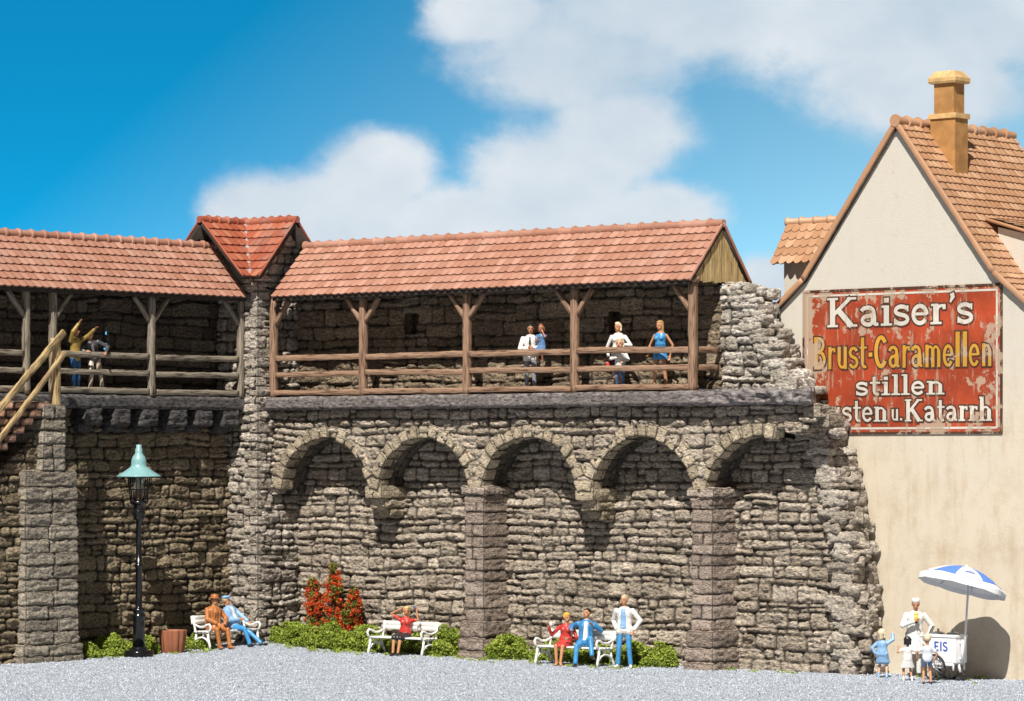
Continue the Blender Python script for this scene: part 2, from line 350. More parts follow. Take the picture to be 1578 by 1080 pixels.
# ------------------------------------------------------------------ rubble masonry as real relief
def stones(a, z, seed, row=.30, ln=.62, warp=.05, split=.3):
    rs = np.random.RandomState(seed)
    zw = z+warp*2*(fbm2(a*.9, z*1.4, seed+5, 2)-.5); aw = a+warp*2.5*(fbm2(a*1.3+7, z*1.1, seed+6, 2)-.5)
    z0, z1 = zw.min()-.5, zw.max()+.5; edges = [z0]
    while edges[-1] < z1: edges.append(edges[-1]+row*rs.choice([.65, .85, 1.0, 1.15, 1.4])*rs.uniform(.9, 1.1))
    edges = np.array(edges); ri = np.clip(np.searchsorted(edges, zw)-1, 0, len(edges)-2)
    d = np.zeros_like(a); tint = np.zeros_like(a); off = np.zeros_like(a); tl = np.zeros_like(a); ac = np.zeros_like(a); zc = np.zeros_like(a)
    a0, a1 = aw.min()-1, aw.max()+1
    for r in range(len(edges)-1):
        mk = ri == r
        cuts = [a0-rs.rand()]; h = edges[r+1]-edges[r]
        while cuts[-1] < a1: cuts.append(cuts[-1]+ln*rs.choice([.5, .75, .95, 1.15, 1.5])*rs.uniform(.85, 1.15))
        cuts = np.array(cuts); n = len(cuts)-1
        sp = (rs.rand(n) < split)*(h > row*.85); spz = rs.uniform(.4, .6, n); tt = rs.rand(n, 2); oo = rs.rand(n, 2); tx = rs.uniform(-1, 1, (n, 2))
        if not mk.any(): continue
        am = aw[mk]; zm = zw[mk]; ci = np.clip(np.searchsorted(cuts, am)-1, 0, n-1)
        l = cuts[ci]; rr = cuts[ci+1]; b = np.full_like(am, edges[r]); t = np.full_like(am, edges[r+1])
        mid = edges[r]+h*spz[ci]; up = zm > mid; s = sp[ci] > 0
        b = np.where(s & up, mid, b); t = np.where(s & ~up, mid, t); k = (s & up).astype(int)
        dx = np.minimum(am-l, rr-am); dz = np.minimum(zm-b, t-zm); rad = .10
        dd = np.minimum(dx, dz); cn = (dx < rad) & (dz < rad)
        dd = np.where(cn, np.minimum(dd, rad-np.hypot(rad-dx, rad-dz)), dd)
        d[mk] = dd; tint[mk] = tt[ci, k]; off[mk] = oo[ci, k]
        tl[mk] = tx[ci, k]*(am-(l+rr)/2)+(tx[ci, 1-k])*.6*(zm-(b+t)/2); ac[mk] = (l+rr)/2; zc[mk] = (b+t)/2
    return d, tint, off, tl, ac, zc
def panel(mb, A0, A1, Z0, Z1, mapf, seed, res=.028, row=.265, ln=.60, depth=.10, keep=None, warp=.075, rough=.10, flip=False, split=.18):
    na = max(2, int((A1-A0)/res)+1); nz = max(2, int((Z1-Z0)/res)+1)
    A, Z = np.meshgrid(np.linspace(A0, A1, na), np.linspace(Z0, Z1, nz), indexing='ij'); a = A.ravel(); z = Z.ravel()
    d, t, off, tl, ac, zc = stones(a, z, seed, row, ln, warp, split)
    jit = .026*(fbm2(a*7, z*9, seed+8, 3)-.5)*2
    e = np.clip((d-.012+jit)/.06, 0, 1); e = 1-(1-e)**2
    wx = .12*(fbm2(a*2.5+off*9, z*2.5, seed+50, 2)-.5)
    n1 = fbm2(a*2.6+off*50, (z+wx)*8+tl, seed+20, 4, .6)-.5; n2 = np.abs(fbm2(a*5+off*30, (z+wx)*17, seed+30, 3, .65)-.5)
    h = e*(depth*(.45+.85*off)+tl*.2+n1*rough*1.5-n2*rough*1.9)+.02*(fbm2(a*6, z*6, seed+40, 2)-.5)
    mort = np.clip(1.3-(d+jit)/.022, 0, 1)
    P = mapf(a, z, h); I = np.arange(na*nz).reshape(na, nz)
    q = np.stack([I[:-1, :-1], I[1:, :-1], I[1:, 1:], I[:-1, 1:]], -1).reshape(-1, 4)
    if keep is not None:
        k = keep(a, z, ac, zc); q = q[k[q].sum(1) >= 3]
    if flip: q = q[:, ::-1]
    used = np.unique(q); rem = -np.ones(na*nz, int); rem[used] = np.arange(len(used))
    mb.add(P[used], rem[q], t=t[used], m=mort[used])
def on_v(v): return lambda a, z, h: np.stack([a, -(v+h), z], 1)          # faces +v
def on_u(u): return lambda a, z, h: np.stack([u+h, -a, z], 1)            # faces +u
def quad_prism(mb, pts, th, t=.5):
    p = np.array(pts, float); n = unit(np.cross(p[1]-p[0], p[2]-p[0])); m = len(p); V = np.concatenate([p, p-n*th])
    mb.add(V, None, [list(range(m)), list(range(2*m-1, m-1, -1))]+[[i, i+m, (i+1) % m+m, (i+1) % m] for i in range(m)], t=t)
def blk(mb, u, v, z, su, sv, sz, seed, t=None, **k):
    """hewn stone centred at u, v, z"""
    k.setdefault('joint', True); mb.rough((u, -v, z), (su, sv, sz), seed, t=random.Random(seed).random() if t is None else t, **k)

# ------------------------------------------------------------------ ground
def ground():
    xs = np.concatenate([[-700, -200, -60, -30], np.arange(-24, 26.01, .25), [32, 60, 200, 700]])
    ys = np.concatenate([[-300, 0, 40, 60], np.arange(68, 104.01, .25), [112, 150, 400, 1500]])
    X, Y = np.meshgrid(xs, ys, indexing='ij'); dx = X-OX; dy = Y-OY
    U = CT*dx-ST*dy; Vv = -ST*dx-CT*dy
    Z = g(U, Vv)+.05*(fbm2(X*.5+40, Y*.5+40, 3, 3)-.5)*((X > -26) & (X < 28) & (Y > 66) & (Y < 106))
    I = np.arange(X.size).reshape(X.shape); q = np.stack([I[:-1, :-1], I[1:, :-1], I[1:, 1:], I[:-1, 1:]], -1).reshape(-1, 4)
    mb = MB(); mb.add(np.stack([X.ravel(), Y.ravel(), Z.ravel()], 1), q)
    k = NT('gravel_ground'); o = k.obj(); vo = k.n('ShaderNodeTexVoronoi'); vo.inputs['Scale'].default_value = 40; k.l(o, vo.inputs['Vector'])
    sp = k.n('ShaderNodeSeparateColor'); k.l(vo.outputs['Color'], sp.inputs[0])
    c = k.ramp(sp.outputs[0], [(0, (.20, .22, .255)), (.3, (.38, .42, .485)), (.7, (.45, .50, .57)), (1, (.62, .66, .72))])
    n = k.noise(o, .6, 4); c = k.mix(k.m('MULTIPLY', k.step(n, .4, .7), .3), c, k.mix(1.0, c, (.8, .82, .88), 'MULTIPLY'))
    k.bump(vo.outputs['Distance'], .03, 1.0); k.set(c, .8, .3)
    tag(mb.obj('ground', k.mat), None, None, kind='structure')
    # loose chippings lying on it
    rs = np.random.RandomState(5); n = 170000
    px = rs.uniform(-.80, .80, n)/5.3; Y = rs.uniform(70.5, 96, n); X = px*Y*1.06; dx = X-OX; dy = Y-OY
    U = CT*dx-ST*dy; Vv = -ST*dx-CT*dy
    ok = (U > .2) & (Vv > -.85) & ~((U < 19.6) & (Vv < .15)); X, Y, U, Vv = X[ok], Y[ok], U[ok], Vv[ok]; n = len(X)
    s = rs.uniform(.008, .018, n)*(1+.6*(rs.rand(n) < .1)); base = np.array([(1, 0, 0), (0, 1, 0), (-1, 0, 0), (0, -1, 0), (0, 0, .8), (0, 0, -.8)], float)
    ang = rs.rand(n)*6.28; jit = rs.uniform(.6, 1.3, (n, 6, 3)); P = base[None]*jit
    x = P[..., 0]*np.cos(ang)[:, None]-P[..., 1]*np.sin(ang)[:, None]; y = P[..., 0]*np.sin(ang)[:, None]+P[..., 1]*np.cos(ang)[:, None]
    z0 = g(U, Vv)+.05*(fbm2(X*.5+40, Y*.5+40, 3, 3)-.5)
    P = np.stack([x*s[:, None]+X[:, None], y*s[:, None]+Y[:, None], P[..., 2]*s[:, None]+(z0+s*.35)[:, None]], -1).reshape(-1, 3)
    tri = np.array([(0, 1, 4), (1, 2, 4), (2, 3, 4), (3, 0, 4), (1, 0, 5), (2, 1, 5), (3, 2, 5), (0, 3, 5)])
    me = bpy.data.meshes.new('gravel'); me.vertices.add(len(P)); me.vertices.foreach_set('co', P.ravel())
    f = (np.arange(n)[:, None, None]*6+tri[None]).reshape(-1); me.loops.add(len(f)); me.loops.foreach_set('vertex_index', f.astype(np.int32))
    me.polygons.add(len(f)//3); me.polygons.foreach_set('loop_start', (np.arange(len(f)//3)*3).astype(np.int32)); me.update(calc_edges=True)
    a = me.attributes.new('tint', 'FLOAT', 'POINT'); a.data.foreach_set('value', np.repeat(rs.rand(n), 6).astype(np.float32))
    k = NT('gravel_chips'); c = k.ramp(k.attr('tint'), [(0, (.10, .115, .14)), (.16, (.34, .38, .44)), (.6, (.46, .51, .58)), (1, (.72, .76, .82))]); k.set(c, .7, .4); me.materials.append(k.mat)
    o = bpy.data.objects.new('gravel', me); COL.objects.link(o); tag(o, 'loose blue-grey and white gravel chippings covering the square', None, kind='stuff')
ground()

# ------------------------------------------------------------------ the long wall
DA = .95
ARC = [3.01, 6.56, 10.15, 13.78, 17.35]; ACZ = 4.02
EZ = [-.5, 0, 2.9, 5.35, 6.3, 6.75, 7.85, 8.79, 9.31, 9.6]; EU = [19.8, 19.75, 19.6, 18.9, 18.45, 17.95, 17.15, 16.6, 16.05, 15.7]
def edge_u(z): return np.interp(z, EZ, EU)
def long_wall():
    r = thing('stone_wall', 'long rubble stone wall with five arches, two pillars and a broken right end', 'wall', 10, 0)
    OFF = (10, 0, 0)
    ke = lambda a, z, ac, zc: ac < edge_u(zc)-.12*np.sin(zc*37)
    mb = MB(); panel(mb, .9, 20.1, -.1, 6.62, on_v(0), 11, keep=ke)
    for i in range(22):
        z = .15+i*.3; mb.box((0, .1, z-.15), (edge_u(z)-.45, .75, z+.15-.002*(i % 2)))
    mb.obj('wall_face', M['wall'], r, OFF)
    # sooty back wall of the gallery, with small dark niches
    nich = [(5.3, 8.62), (12.15, 8.5), (8.9, 8.2)]
    def kn(a, z, ac, zc):
        k = (a < 15.44) | (z < 9.3)
        for (u, zz) in nich[:2]: k &= ~((abs(a-u) < .2) & (abs(z-zz) < .26))
        return k
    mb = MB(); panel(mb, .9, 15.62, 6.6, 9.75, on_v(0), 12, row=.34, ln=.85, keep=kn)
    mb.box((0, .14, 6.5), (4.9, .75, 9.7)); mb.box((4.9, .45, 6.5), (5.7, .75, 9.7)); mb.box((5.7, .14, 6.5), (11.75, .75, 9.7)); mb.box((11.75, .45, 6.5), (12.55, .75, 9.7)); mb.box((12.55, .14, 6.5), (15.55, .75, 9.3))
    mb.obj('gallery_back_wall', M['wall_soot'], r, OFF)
    # pale broken end above the ledge
    mb = MB(); panel(mb, 15.58, 18.9, 6.6, 9.36, on_v(.06), 14, row=.27, ln=.6, keep=ke, depth=.11, rough=.1)
    for i in range(14):
        z = 6.65+i*.2; mb.box((15.58, .05, z-.1), (edge_u(z)-.35, .75, z+.1-.002*(i % 2)))
    rs = random.Random(4)
    z = 6.75
    while z < 9.35:
        h = rs.uniform(.14, .32); u = float(edge_u(z))
        for j, v in enumerate((-.02, -.3, -.6)): blk(mb, u-.30+rs.uniform(-.14, .14), v, z, rs.uniform(.35, .7), .42, h*1.05, rs.randint(1, 9999), amp=.075, res=.035, joint=False)
        if rs.random() < .6: blk(mb, u-.5, .03, z+.1, rs.uniform(.35, .6), .3, h, rs.randint(1, 9999), amp=.06, res=.035, joint=False)
        z += h*.8
    for i in range(6): blk(mb, 15.75+i*.16, -.1-.25*(i % 3), 9.3-.04*i, .4, .4, .22, 700+i, amp=.06, res=.035, joint=False)
    mb.obj('broken_upper_wall', M['pale'], r, OFF)
    # ragged lower end
    mb = MB(); z = .1
    while z < 6.3:
        h = rs.uniform(.14, .36); u = float(edge_u(z))
        for v in (.0, -.32, -.62): blk(mb, u-.40+rs.uniform(-.18, .18), v, z, rs.uniform(.4, .85), .45, h*1.03, rs.randint(1, 9999), amp=.075, res=.035, joint=False)
        if rs.random() < .55: blk(mb, u-.55+rs.uniform(-.1, .1), .03, z+.1, rs.uniform(.4, .7), .22, h*.9, rs.randint(1, 9999), amp=.06, res=.035, joint=False)
        z += h*.86
    mb.obj('broken_lower_edge', M['tower'], r, OFF)
    # spandrels over the arches
    def ks(a, z, ac, zc):
        k = np.ones(len(a), bool)
        for c in ARC: k &= np.hypot(a-c, z-ACZ) > 1.74
        k &= (z > 4.1) & ((a < 17.5) | (zc > 5.7)) & (ac < 18.95)
        return k
    mb = MB(); panel(mb, 1.1, 19.2, 4.1, 6.42, on_v(DA), 15, row=.27, ln=.55, keep=ks)
    mb.box((1.1, -DA+.12, 5.95), (18.6, -.1, 6.4))
    for i, (u, z) in enumerate([(18.95, 6.2), (18.75, 5.95), (18.4, 5.85), (19.05, 6.0)]): blk(mb, u, .75-.2*(i % 2), z, .55, .6, .32, 40+i, amp=.07, res=.04)
    mb.obj('spandrel_wall', M['wall'], r, OFF)
    # arches: a ring of wedge stones and a dark soffit each
    for j, c in enumerate(ARC):
        mb = MB(); n = 15; lim = 180 if j < 4 else 95
        for i in range(n):
            a = 8+164*(i+.5)/n
            if j == 4 and a < 78: continue
            t = V3(math.sin(R(a)), 0, -math.cos(R(a))); rad = V3(math.cos(R(a)), 0, math.sin(R(a)))
            rs2 = random.Random(j*50+i); rr = 1.77+rs2.uniform(-.02, .03); p = V3(c, -(DA-.14), ACZ)+rad*rr
            X = -t if np.cross(-t, V3(0, 1, 0)) @ rad > 0 else t
            mb.rough(p, (1.77*R(164)/n*rs2.uniform(.86, .97), .44+rs2.uniform(-.05, .05), .33+rs2.uniform(-.03, .04)), j*31+i+3, res=.035, amp=.035, rnd=.05, t=rs2.random(), X=X, Y=(0, 1, 0), fz=6, joint=True)
        ar = mb.obj('arch_ring', M['arch'], r, OFF)
        if j < 4: lo, hi = 4, 176
        else: lo, hi = 72, 176
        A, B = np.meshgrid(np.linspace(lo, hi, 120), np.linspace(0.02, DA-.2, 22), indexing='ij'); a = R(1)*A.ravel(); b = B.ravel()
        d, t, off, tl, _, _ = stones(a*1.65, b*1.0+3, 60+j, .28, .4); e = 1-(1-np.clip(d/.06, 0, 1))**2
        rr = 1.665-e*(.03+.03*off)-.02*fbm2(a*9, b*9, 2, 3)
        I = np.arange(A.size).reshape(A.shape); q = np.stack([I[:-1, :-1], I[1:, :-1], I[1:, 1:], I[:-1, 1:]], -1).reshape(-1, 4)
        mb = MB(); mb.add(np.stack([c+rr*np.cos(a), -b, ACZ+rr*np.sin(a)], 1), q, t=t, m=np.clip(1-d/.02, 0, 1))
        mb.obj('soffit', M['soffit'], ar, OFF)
    # corbels
    for j, u in enumerate((4.79, 11.96)):
        mb = MB(); blk(mb, u, DA/2+.03, 4.2, .62, DA+.05, .34, 80+j, res=.035); blk(mb, u, DA/2-.06, 3.92, .54, DA-.1, .28, 84+j, amp=.06, res=.035); blk(mb, u, .3, 3.68, .44, .6, .26, 88+j, amp=.06, res=.035)
        blk(mb, u, DA-.05, 4.42, .34, .2, .3, 90+j, res=.035)
        mb.obj('corbel', M['arch'], r, OFF)
    # pillars
    for j, u in enumerate((8.30, 15.62)):
        mb = MB(); rs = random.Random(20+j); z = -.12
        for h, w, f in ((.30, .94, 1.15), (.36, .90, 1.12), (.42, .86, 1.09)):
            blk(mb, u, f/2-.05, z+h/2, w, f+.1, h, rs.randint(1, 999), amp=.045, res=.035, rnd=.1); z += h*.97
        while z < 3.92:
            h = rs.uniform(.25, .36); k = rs.uniform(-.025, .025); s = rs.uniform(.35, .65); w = .66; f = .97
            if rs.random() < .5:
                blk(mb, u-w/2+w*s/2, f/2-.05+k, z+h/2, w*s*.98, f+.1, h, rs.randint(1, 999), amp=.035, res=.035, rnd=.05); blk(mb, u-w/2+w*s+w*(1-s)/2, f/2-.05+k*.5, z+h/2, w*(1-s), f+.1, h, rs.randint(1, 999), amp=.035, res=.035, rnd=.05)
            else: blk(mb, u+k, f/2-.05, z+h/2, w, f+.1, h, rs.randint(1, 999), amp=.035, res=.035, rnd=.06)
            z += h*.97
        blk(mb, u, .49, 4.06, .72, 1.0, .24, 7+j, res=.035); blk(mb, u, .5, 4.27, .86, 1.1, .24, 9+j, amp=.05, res=.035, t=.9)
        blk(mb, u-.02, DA-.04, 4.5, .3, .2, .34, 29+j, res=.035); blk(mb, u, DA-.04, 4.8, .26, .2, .3, 25+j, res=.035)
        mb.obj('pillar', M['pillar'], r, OFF)
    # ledge the gallery stands on
    ledge(r, OFF, M['ledge'], 1.0, 19.15, 'v', -.02, 1.35, True)
def ledge(parent, OFF, mat, a0, a1, axis, i0, i1, worn):
    prof = []
    zt, zb = 6.73, 6.38
    for k in range(14): prof.append((i0+(i1-.05-i0)*k/13, zt))
    for k in range(1, 12): prof.append((i1, zt-.05-(zt-zb-.1)*k/12))
    for k in range(14): prof.append((i1-.05-(i1-.05-i0)*k/13, zb))
    prof = np.array(prof); n = int((a1-a0)/.045); m = len(prof); A = np.linspace(a0, a1, n)
    AA = np.repeat(A, m); PV = np.tile(prof[:, 0], n); PZ = np.tile(prof[:, 1], n)
    w = np.clip((AA-15.0)/2.0, 0, 1) if worn else 0*AA
    nz = fbm3(AA*2.2, PV*2.2+5, PZ*4, 77, 4)-.5; nb = fbm3(AA*5, PV*5, PZ*7, 79, 4)-.5; nc = np.abs(fbm3(AA*3.4+PZ*2.5, PV*3, PZ*4, 83, 3)-.5)
    nrm = np.stack([np.where(PV > i1-.06, .8, 0), np.where(PZ > zt-.06, .8, np.where(PZ < zb+.06, -.8, 0))], 1)
    dis = nz*.05+nb*.03+w*(nb*.22+nz*.2-nc*.35+.03)
    PV = PV+nrm[:, 0]*dis; PZ = PZ+nrm[:, 1]*dis*np.where(PZ < zb+.06, .4, 1)
    seam = np.minimum.reduce([np.abs(AA-s) for s in np.arange(a0+2.3, a1, 2.55)]); mo = np.clip(1-seam/.03, 0, 1)*.7
    if worn: AA = AA-np.clip((AA-17.3)/1.85, 0, 1)*.85*(1-PV/1.35)
    P = np.stack([AA, -PV, PZ], 1) if axis == 'v' else np.stack([PV, -AA, PZ], 1)
    I = np.arange(n*m).reshape(n, m); q = np.stack([I[:-1, :-1], I[1:, :-1], I[1:, 1:], I[:-1, 1:]], -1).reshape(-1, 4)
    mb = MB(); mb.add(P, q, [list(range(m)), list(range((n-1)*m, n*m))], t=np.clip(.5+w*.5+(nz*.8), 0, 1), m=mo)
    o = mb.obj('ledge', mat, parent, OFF)
    return o
long_wall()

def side_wall():
    r = thing('stone_wall', 'dark rubble stone wall on the left behind the lamp post, under a row of small stone brackets', 'wall', 0, 6)
    OFF = (0, -6, 0)
    mb = MB(); panel(mb, 1.4, 13.2, -.1, 6.42, on_u(0), 21, flip=True)
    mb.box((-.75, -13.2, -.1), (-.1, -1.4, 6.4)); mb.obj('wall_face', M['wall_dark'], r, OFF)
    mb = MB(); kn = lambda a, z, ac, zc: ~((abs(a-5.53+.03*np.sin(z*7)) < .038) & (abs(z-8.2) < .30))
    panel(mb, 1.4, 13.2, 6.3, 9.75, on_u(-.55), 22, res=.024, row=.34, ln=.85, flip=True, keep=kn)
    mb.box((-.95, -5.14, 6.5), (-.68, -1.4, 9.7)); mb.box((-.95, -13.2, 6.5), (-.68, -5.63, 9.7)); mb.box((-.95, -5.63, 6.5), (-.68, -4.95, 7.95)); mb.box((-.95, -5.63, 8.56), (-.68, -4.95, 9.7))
    mb.obj('gallery_back_wall', M['wall_shaded'], r, OFF)
    ledge(r, OFF, M['ledge_dark'], 1.5, 13.2, 'u', -.6, .64, False)
    for j, v in enumerate([7.0, 6.0, 5.03, 3.98, 3.05, 2.05]):
        mb = MB(); blk(mb, .3, v, 6.17, .64, .60, .46, 50+j, amp=.05, res=.035, t=.2); blk(mb, .12, v, 5.90, .38, .54, .26, 150+j, amp=.05, res=.035, t=.2)
        mb.obj('bracket', M['ledge_dark'], r, OFF)
side_wall()

# ------------------------------------------------------------------ roofs
def tiles(mb, O, A, S, alen, slen, rows, tw, lo=None, hi=None, seed=0, th=.055, wave=.010, scal=.03, cols=5):
    """overlapping roof tiles on the slope O + a*A + s*S"""
    O = V3(*O); A = unit(A); S = unit(S); N = unit(np.cross(A, S))
    if N[2] < 0: N = -N
    rs = np.random.RandomState(seed); dr = slen/rows; x = np.linspace(0, 1, cols)
    for r in range(rows):
        s0 = r*dr; a = -tw*.5*(r % 2)*0
        while a < alen:
            a0, a1 = a, a+tw; a = a1; sm = s0+dr*.5
            if lo is not None: a0 = max(a0, lo(sm))
            a1 = min(a1, alen if hi is None else hi(sm))
            if a1-a0 < tw*.18: continue
            jl = rs.uniform(-.006, .006); jh = rs.uniform(-.003, .004); aa = a0+.001+(a1-a0-.002)*x; cv = wave*np.sin(x*math.pi*2)*.6+wave*np.sin(x*math.pi)
            sl = s0-.02-scal*np.sin(x*math.pi)+jl; V = []
            for (ss, hh) in ((sl, th*.15+cv*.3), (sl, th+jh+cv), (np.full(cols, s0+dr*.55), th*.55+cv), (np.full(cols, s0+dr+.02), th*.12+cv*.4)):
                V.append(O+aa[:, None]*A+ss[:, None]*S+np.asarray(hh)[:, None]*N)
            V = np.concatenate(V); q = [(k*cols+i, k*cols+i+1, (k+1)*cols+i+1, (k+1)*cols+i) for k in range(3) for i in range(cols-1)]
            mo = np.concatenate([np.full(cols, .9), np.zeros(cols), np.zeros(cols), np.full(cols, .3)])
            mb.add(V, q, t=rs.rand(), m=mo)
def ridge_tiles(mb, p0, p1, rad=.1, step=.42, seed=0):
    p0 = V3(*p0); p1 = V3(*p1); L = np.linalg.norm(p1-p0); d = (p1-p0)/L; n = max(1, round(L/step)); rs = random.Random(seed); sx = unit(np.cross(d, V3(0, 0, 1)))
    for i in range(n):
        a = p0+d*(L*i/n); b = p0+d*(L*(i+1)/n+.02); t = rs.random(); rg = []; l = b-a
        for (k, f) in ((-.02, 1.30), (.06, 1.38), (.15, 1.28), (.19, 1.0), (1.0, .90)):
            c = a+l*k-V3(0, 0, rad*.35); rg.append((c, sx*rad*f*rs.uniform(.97, 1.03), V3(0, 0, rad*f*1.05)))
        mb.loft(rg, 12, t)
def deck(mb, pts, th=.07): quad_prism(mb, pts, th)
def covered_roof(parent, OFF, axis, a0, a1, e_out, e_z, r_out, r_z, b_out, mat, seed, verge=True):
    """axis 'u': ridge along u (out = v). axis 'v': ridge along v (out = u)."""
    def p(a, o, z): return V3(a, -o, z) if axis == 'u' else V3(o, -a, z)
    A = p(1, 0, 0)-p(0, 0, 0); L = a1-a0
    mb = MB(); mt = mat
    S = unit(p(0, r_out, r_z)-p(0, e_out, e_z)); sl = math.hypot(r_out-e_out, r_z-e_z)
    tiles(mb, p(a0, e_out, e_z), A, S, L, sl, 7, .25, seed=seed, scal=.045)
    S2 = unit(p(0, r_out, r_z)-p(0, b_out, e_z)); sl2 = math.hypot(r_out-b_out, r_z-e_z)
    tiles(mb, p(a0, b_out, e_z), A, S2, L, sl2, 7, .25, seed=seed+1)
    ro = mb.obj('roof', M[mt], parent, OFF, smooth=False)
    mb = MB(); ridge_tiles(mb, p(a0, r_out, r_z+.06), p(a1, r_out, r_z+.06), .10, .43, seed); smooth_angle(mb.obj('ridge', M[mt], ro, OFF))
    mb = MB(); dz = -.012
    f = [p(a0+.02, e_out-.0, e_z+dz), p(a1-.02, e_out, e_z+dz), p(a1-.02, r_out, r_z+dz), p(a0+.02, r_out, r_z+dz)]; b = [p(a0+.02, b_out, e_z+dz), p(a1-.02, b_out, e_z+dz), p(a1-.02, r_out-.001, r_z+dz), p(a0+.02, r_out-.001, r_z+dz)]
    for q in (f, b):
        n = np.cross(q[1]-q[0], q[2]-q[0])
        deck(mb, q if n[2] > 0 else q[::-1], .08)
    mb.beam(p(a0+.03, e_out-.02, e_z-.06), p(a1-.03, e_out-.02, e_z-.06), .06, .12, seed=seed)
    mb.obj('roof_deck', M['under'], ro, OFF)
    return ro

def main_gallery():
    r = thing('covered_gallery', 'long brown timber gallery with faded red tiled roof above the arches', 'gallery', 8.3, 1.1, 6.7)
    OFF = (8.3, -1.1, 6.7); v = 1.1; P = [1.24, 4.54, 8.18, 11.75, 15.46]
    for i, u in enumerate(P):
        mb = MB(); mb.beam((u, -v, 6.72), (u, -v, 9.36), .19, .19, up=(0, 1, 0), seed=i, wob=.012); po = mb.obj('post', M['wood'], r, OFF)
        for s in (-1, 1):
            if (i == 0 and s < 0) or (i == 4 and s > 0): continue
            mb = MB(); mb.beam((u+s*.06, -v+.01*s, 8.68), (u+s*.56, -v+.01*s, 9.30), .11, .13, up=(0, 1, 0), seed=i*3+s, wob=.012); mb.obj('brace', M['wood'], r, OFF)
    for i in range(4):
        for k, (z, h) in enumerate(((7.77, .155), (7.33, .145))):
            mb = MB(); dz = .02*math.sin(i*5+k*3); mb.beam((P[i]+.09, -v, z+dz), (P[i+1]-.09, -v, z-dz*.6-.012*i), .10, h, seed=i*5+k, wob=.010); mb.obj('rail', M['wood'], r, OFF)
        mb = MB(); mb.beam((P[i]+.02, -v-.02, 6.85), (P[i+1]-.02, -v-.02, 6.83), .13, .145, seed=i*5+30, wob=.010); mb.obj('sill_beam', M['wood'], r, OFF)
    for k, (z, h) in enumerate(((7.74, .155), (7.30, .145))):
        mb = MB(); mb.beam((15.46, -v+.09, z), (15.46, -.12, z), .10, h, seed=60+k, wob=.02); mb.obj('rail', M['wood'], r, OFF)
    mb = MB(); mb.beam((1.16, -v, 9.43), (15.6, -v, 9.43), .17, .15, seed=70, wob=.015); mb.obj('plate_beam', M['wood'], r, OFF)
    covered_roof(r, OFF, 'u', 1.45, 15.62, 1.38, 9.42, .1, 10.80, -1.0, 'tile', 1)
    mb = MB(); vv = 1.27; n = 15; pts = np.concatenate([np.linspace(1.27, .1, 9), np.linspace(.1, -.88, 7)[1:]]); n = 14
    top = lambda x: 10.66-abs(x-.1)*(1.22/1.2) if x > .1 else 10.66-abs(x-.1)*(1.22/1.0)
    for i in range(n):
        a, b = pts[i]-.008, pts[i+1]+.008; du = .012*(i % 2); zb = 9.36+.018*(i % 3)
        vs = [(a, zb), (b, zb), (b, max(zb+.02, top(b)))]+[]+[(a, max(zb+.02, top(a)))]
        m = len(vs); f = [(15.56+du, -x, z) for x, z in vs]; bk = [(15.50+du, -x, z) for x, z in vs]; off = random.Random(i).random()*9
        mb.add(f+bk, None, [list(range(m)), list(range(2*m-1, m-1, -1))]+[[k, k+m, (k+1) % m+m, (k+1) % m] for k in range(m)], gc=[(z+off, x+off, 0) for x, z in vs]*2)
    gb = mb.obj('gable_board', M['plank'], r, OFF, smooth=False)
    mb = MB(); quad_prism(mb, [(15.49, -1.2, 9.42), (15.49, .82, 9.42), (15.49, -.1, 10.6)], .05); mb.obj('gable_backing', M['under'], gb, OFF, smooth=False)
    mb = MB()
    for (o1, z1, o2, z2) in ((1.44, 9.40, .1, 10.84), (.1, 10.84, -1.02, 9.40)): mb.beam((15.62, -o1, z1), (15.62, -o2, z2), .05, .07, seed=3)
    mb.obj('verge_board', M['tile'], r, OFF)
    mb = MB(); mb.box((1.1, -1.0, 6.735), (15.5, -.06, 6.78)); mb.obj('floor', M['ledge_dark'], r, OFF)
main_gallery()

def side_gallery():
    r = thing('covered_gallery', 'grey weathered timber gallery with faded red tiled roof on the left wall', 'gallery', .6, 6, 6.7)
    OFF = (.6, -6, 6.7); u = .56; P = [1.68, 4.95, 8.36, 9.25, 12.6]
    for i, v in enumerate(P):
        mb = MB(); mb.beam((u, -v, 6.72), (u, -v, 9.36), .17, .17, up=(1, 0, 0), seed=i+100, wob=.012); mb.obj('post', M['wood_grey'], r, OFF)
        for s in (-1, 1):
            if (i == 0 and s < 0) or (i == 2 and s > 0) or (i == 3 and s < 0): continue
            mb = MB(); mb.beam((u-.01*s, -(v+s*.06), 8.68), (u-.01*s, -(v+s*.6), 9.30), .10, .12, up=(1, 0, 0), seed=i*3+s+100, wob=.012); mb.obj('brace', M['wood_grey'], r, OFF)
    for i in (0, 1, 3):
        for k, (z, h) in enumerate(((7.75, .15), (7.31, .145), (6.84, .15))):
            mb = MB(); mb.beam((u, -(P[i]+.08), z), (u, -(P[i+1]-.08), z-.02+.03*(i % 2)), .10, h, seed=i*5+k+200, wob=.012); mb.obj('rail', M['wood_grey'], r, OFF)
    mb = MB(); mb.beam((u, -1.6, 9.43), (u, -13, 9.43), .17, .15, seed=270); mb.obj('plate_beam', M['wood_grey'], r, OFF)
    covered_roof(r, OFF, 'v', 1.7, 13.0, .80, 9.42, -.4, 10.80, -1.5, 'tile', 7)
    mb = MB(); mb.box((-.6, -13, 6.735), (.5, -1.6, 6.78)); mb.obj('floor', M['ledge_dark'], r, OFF)
side_gallery()

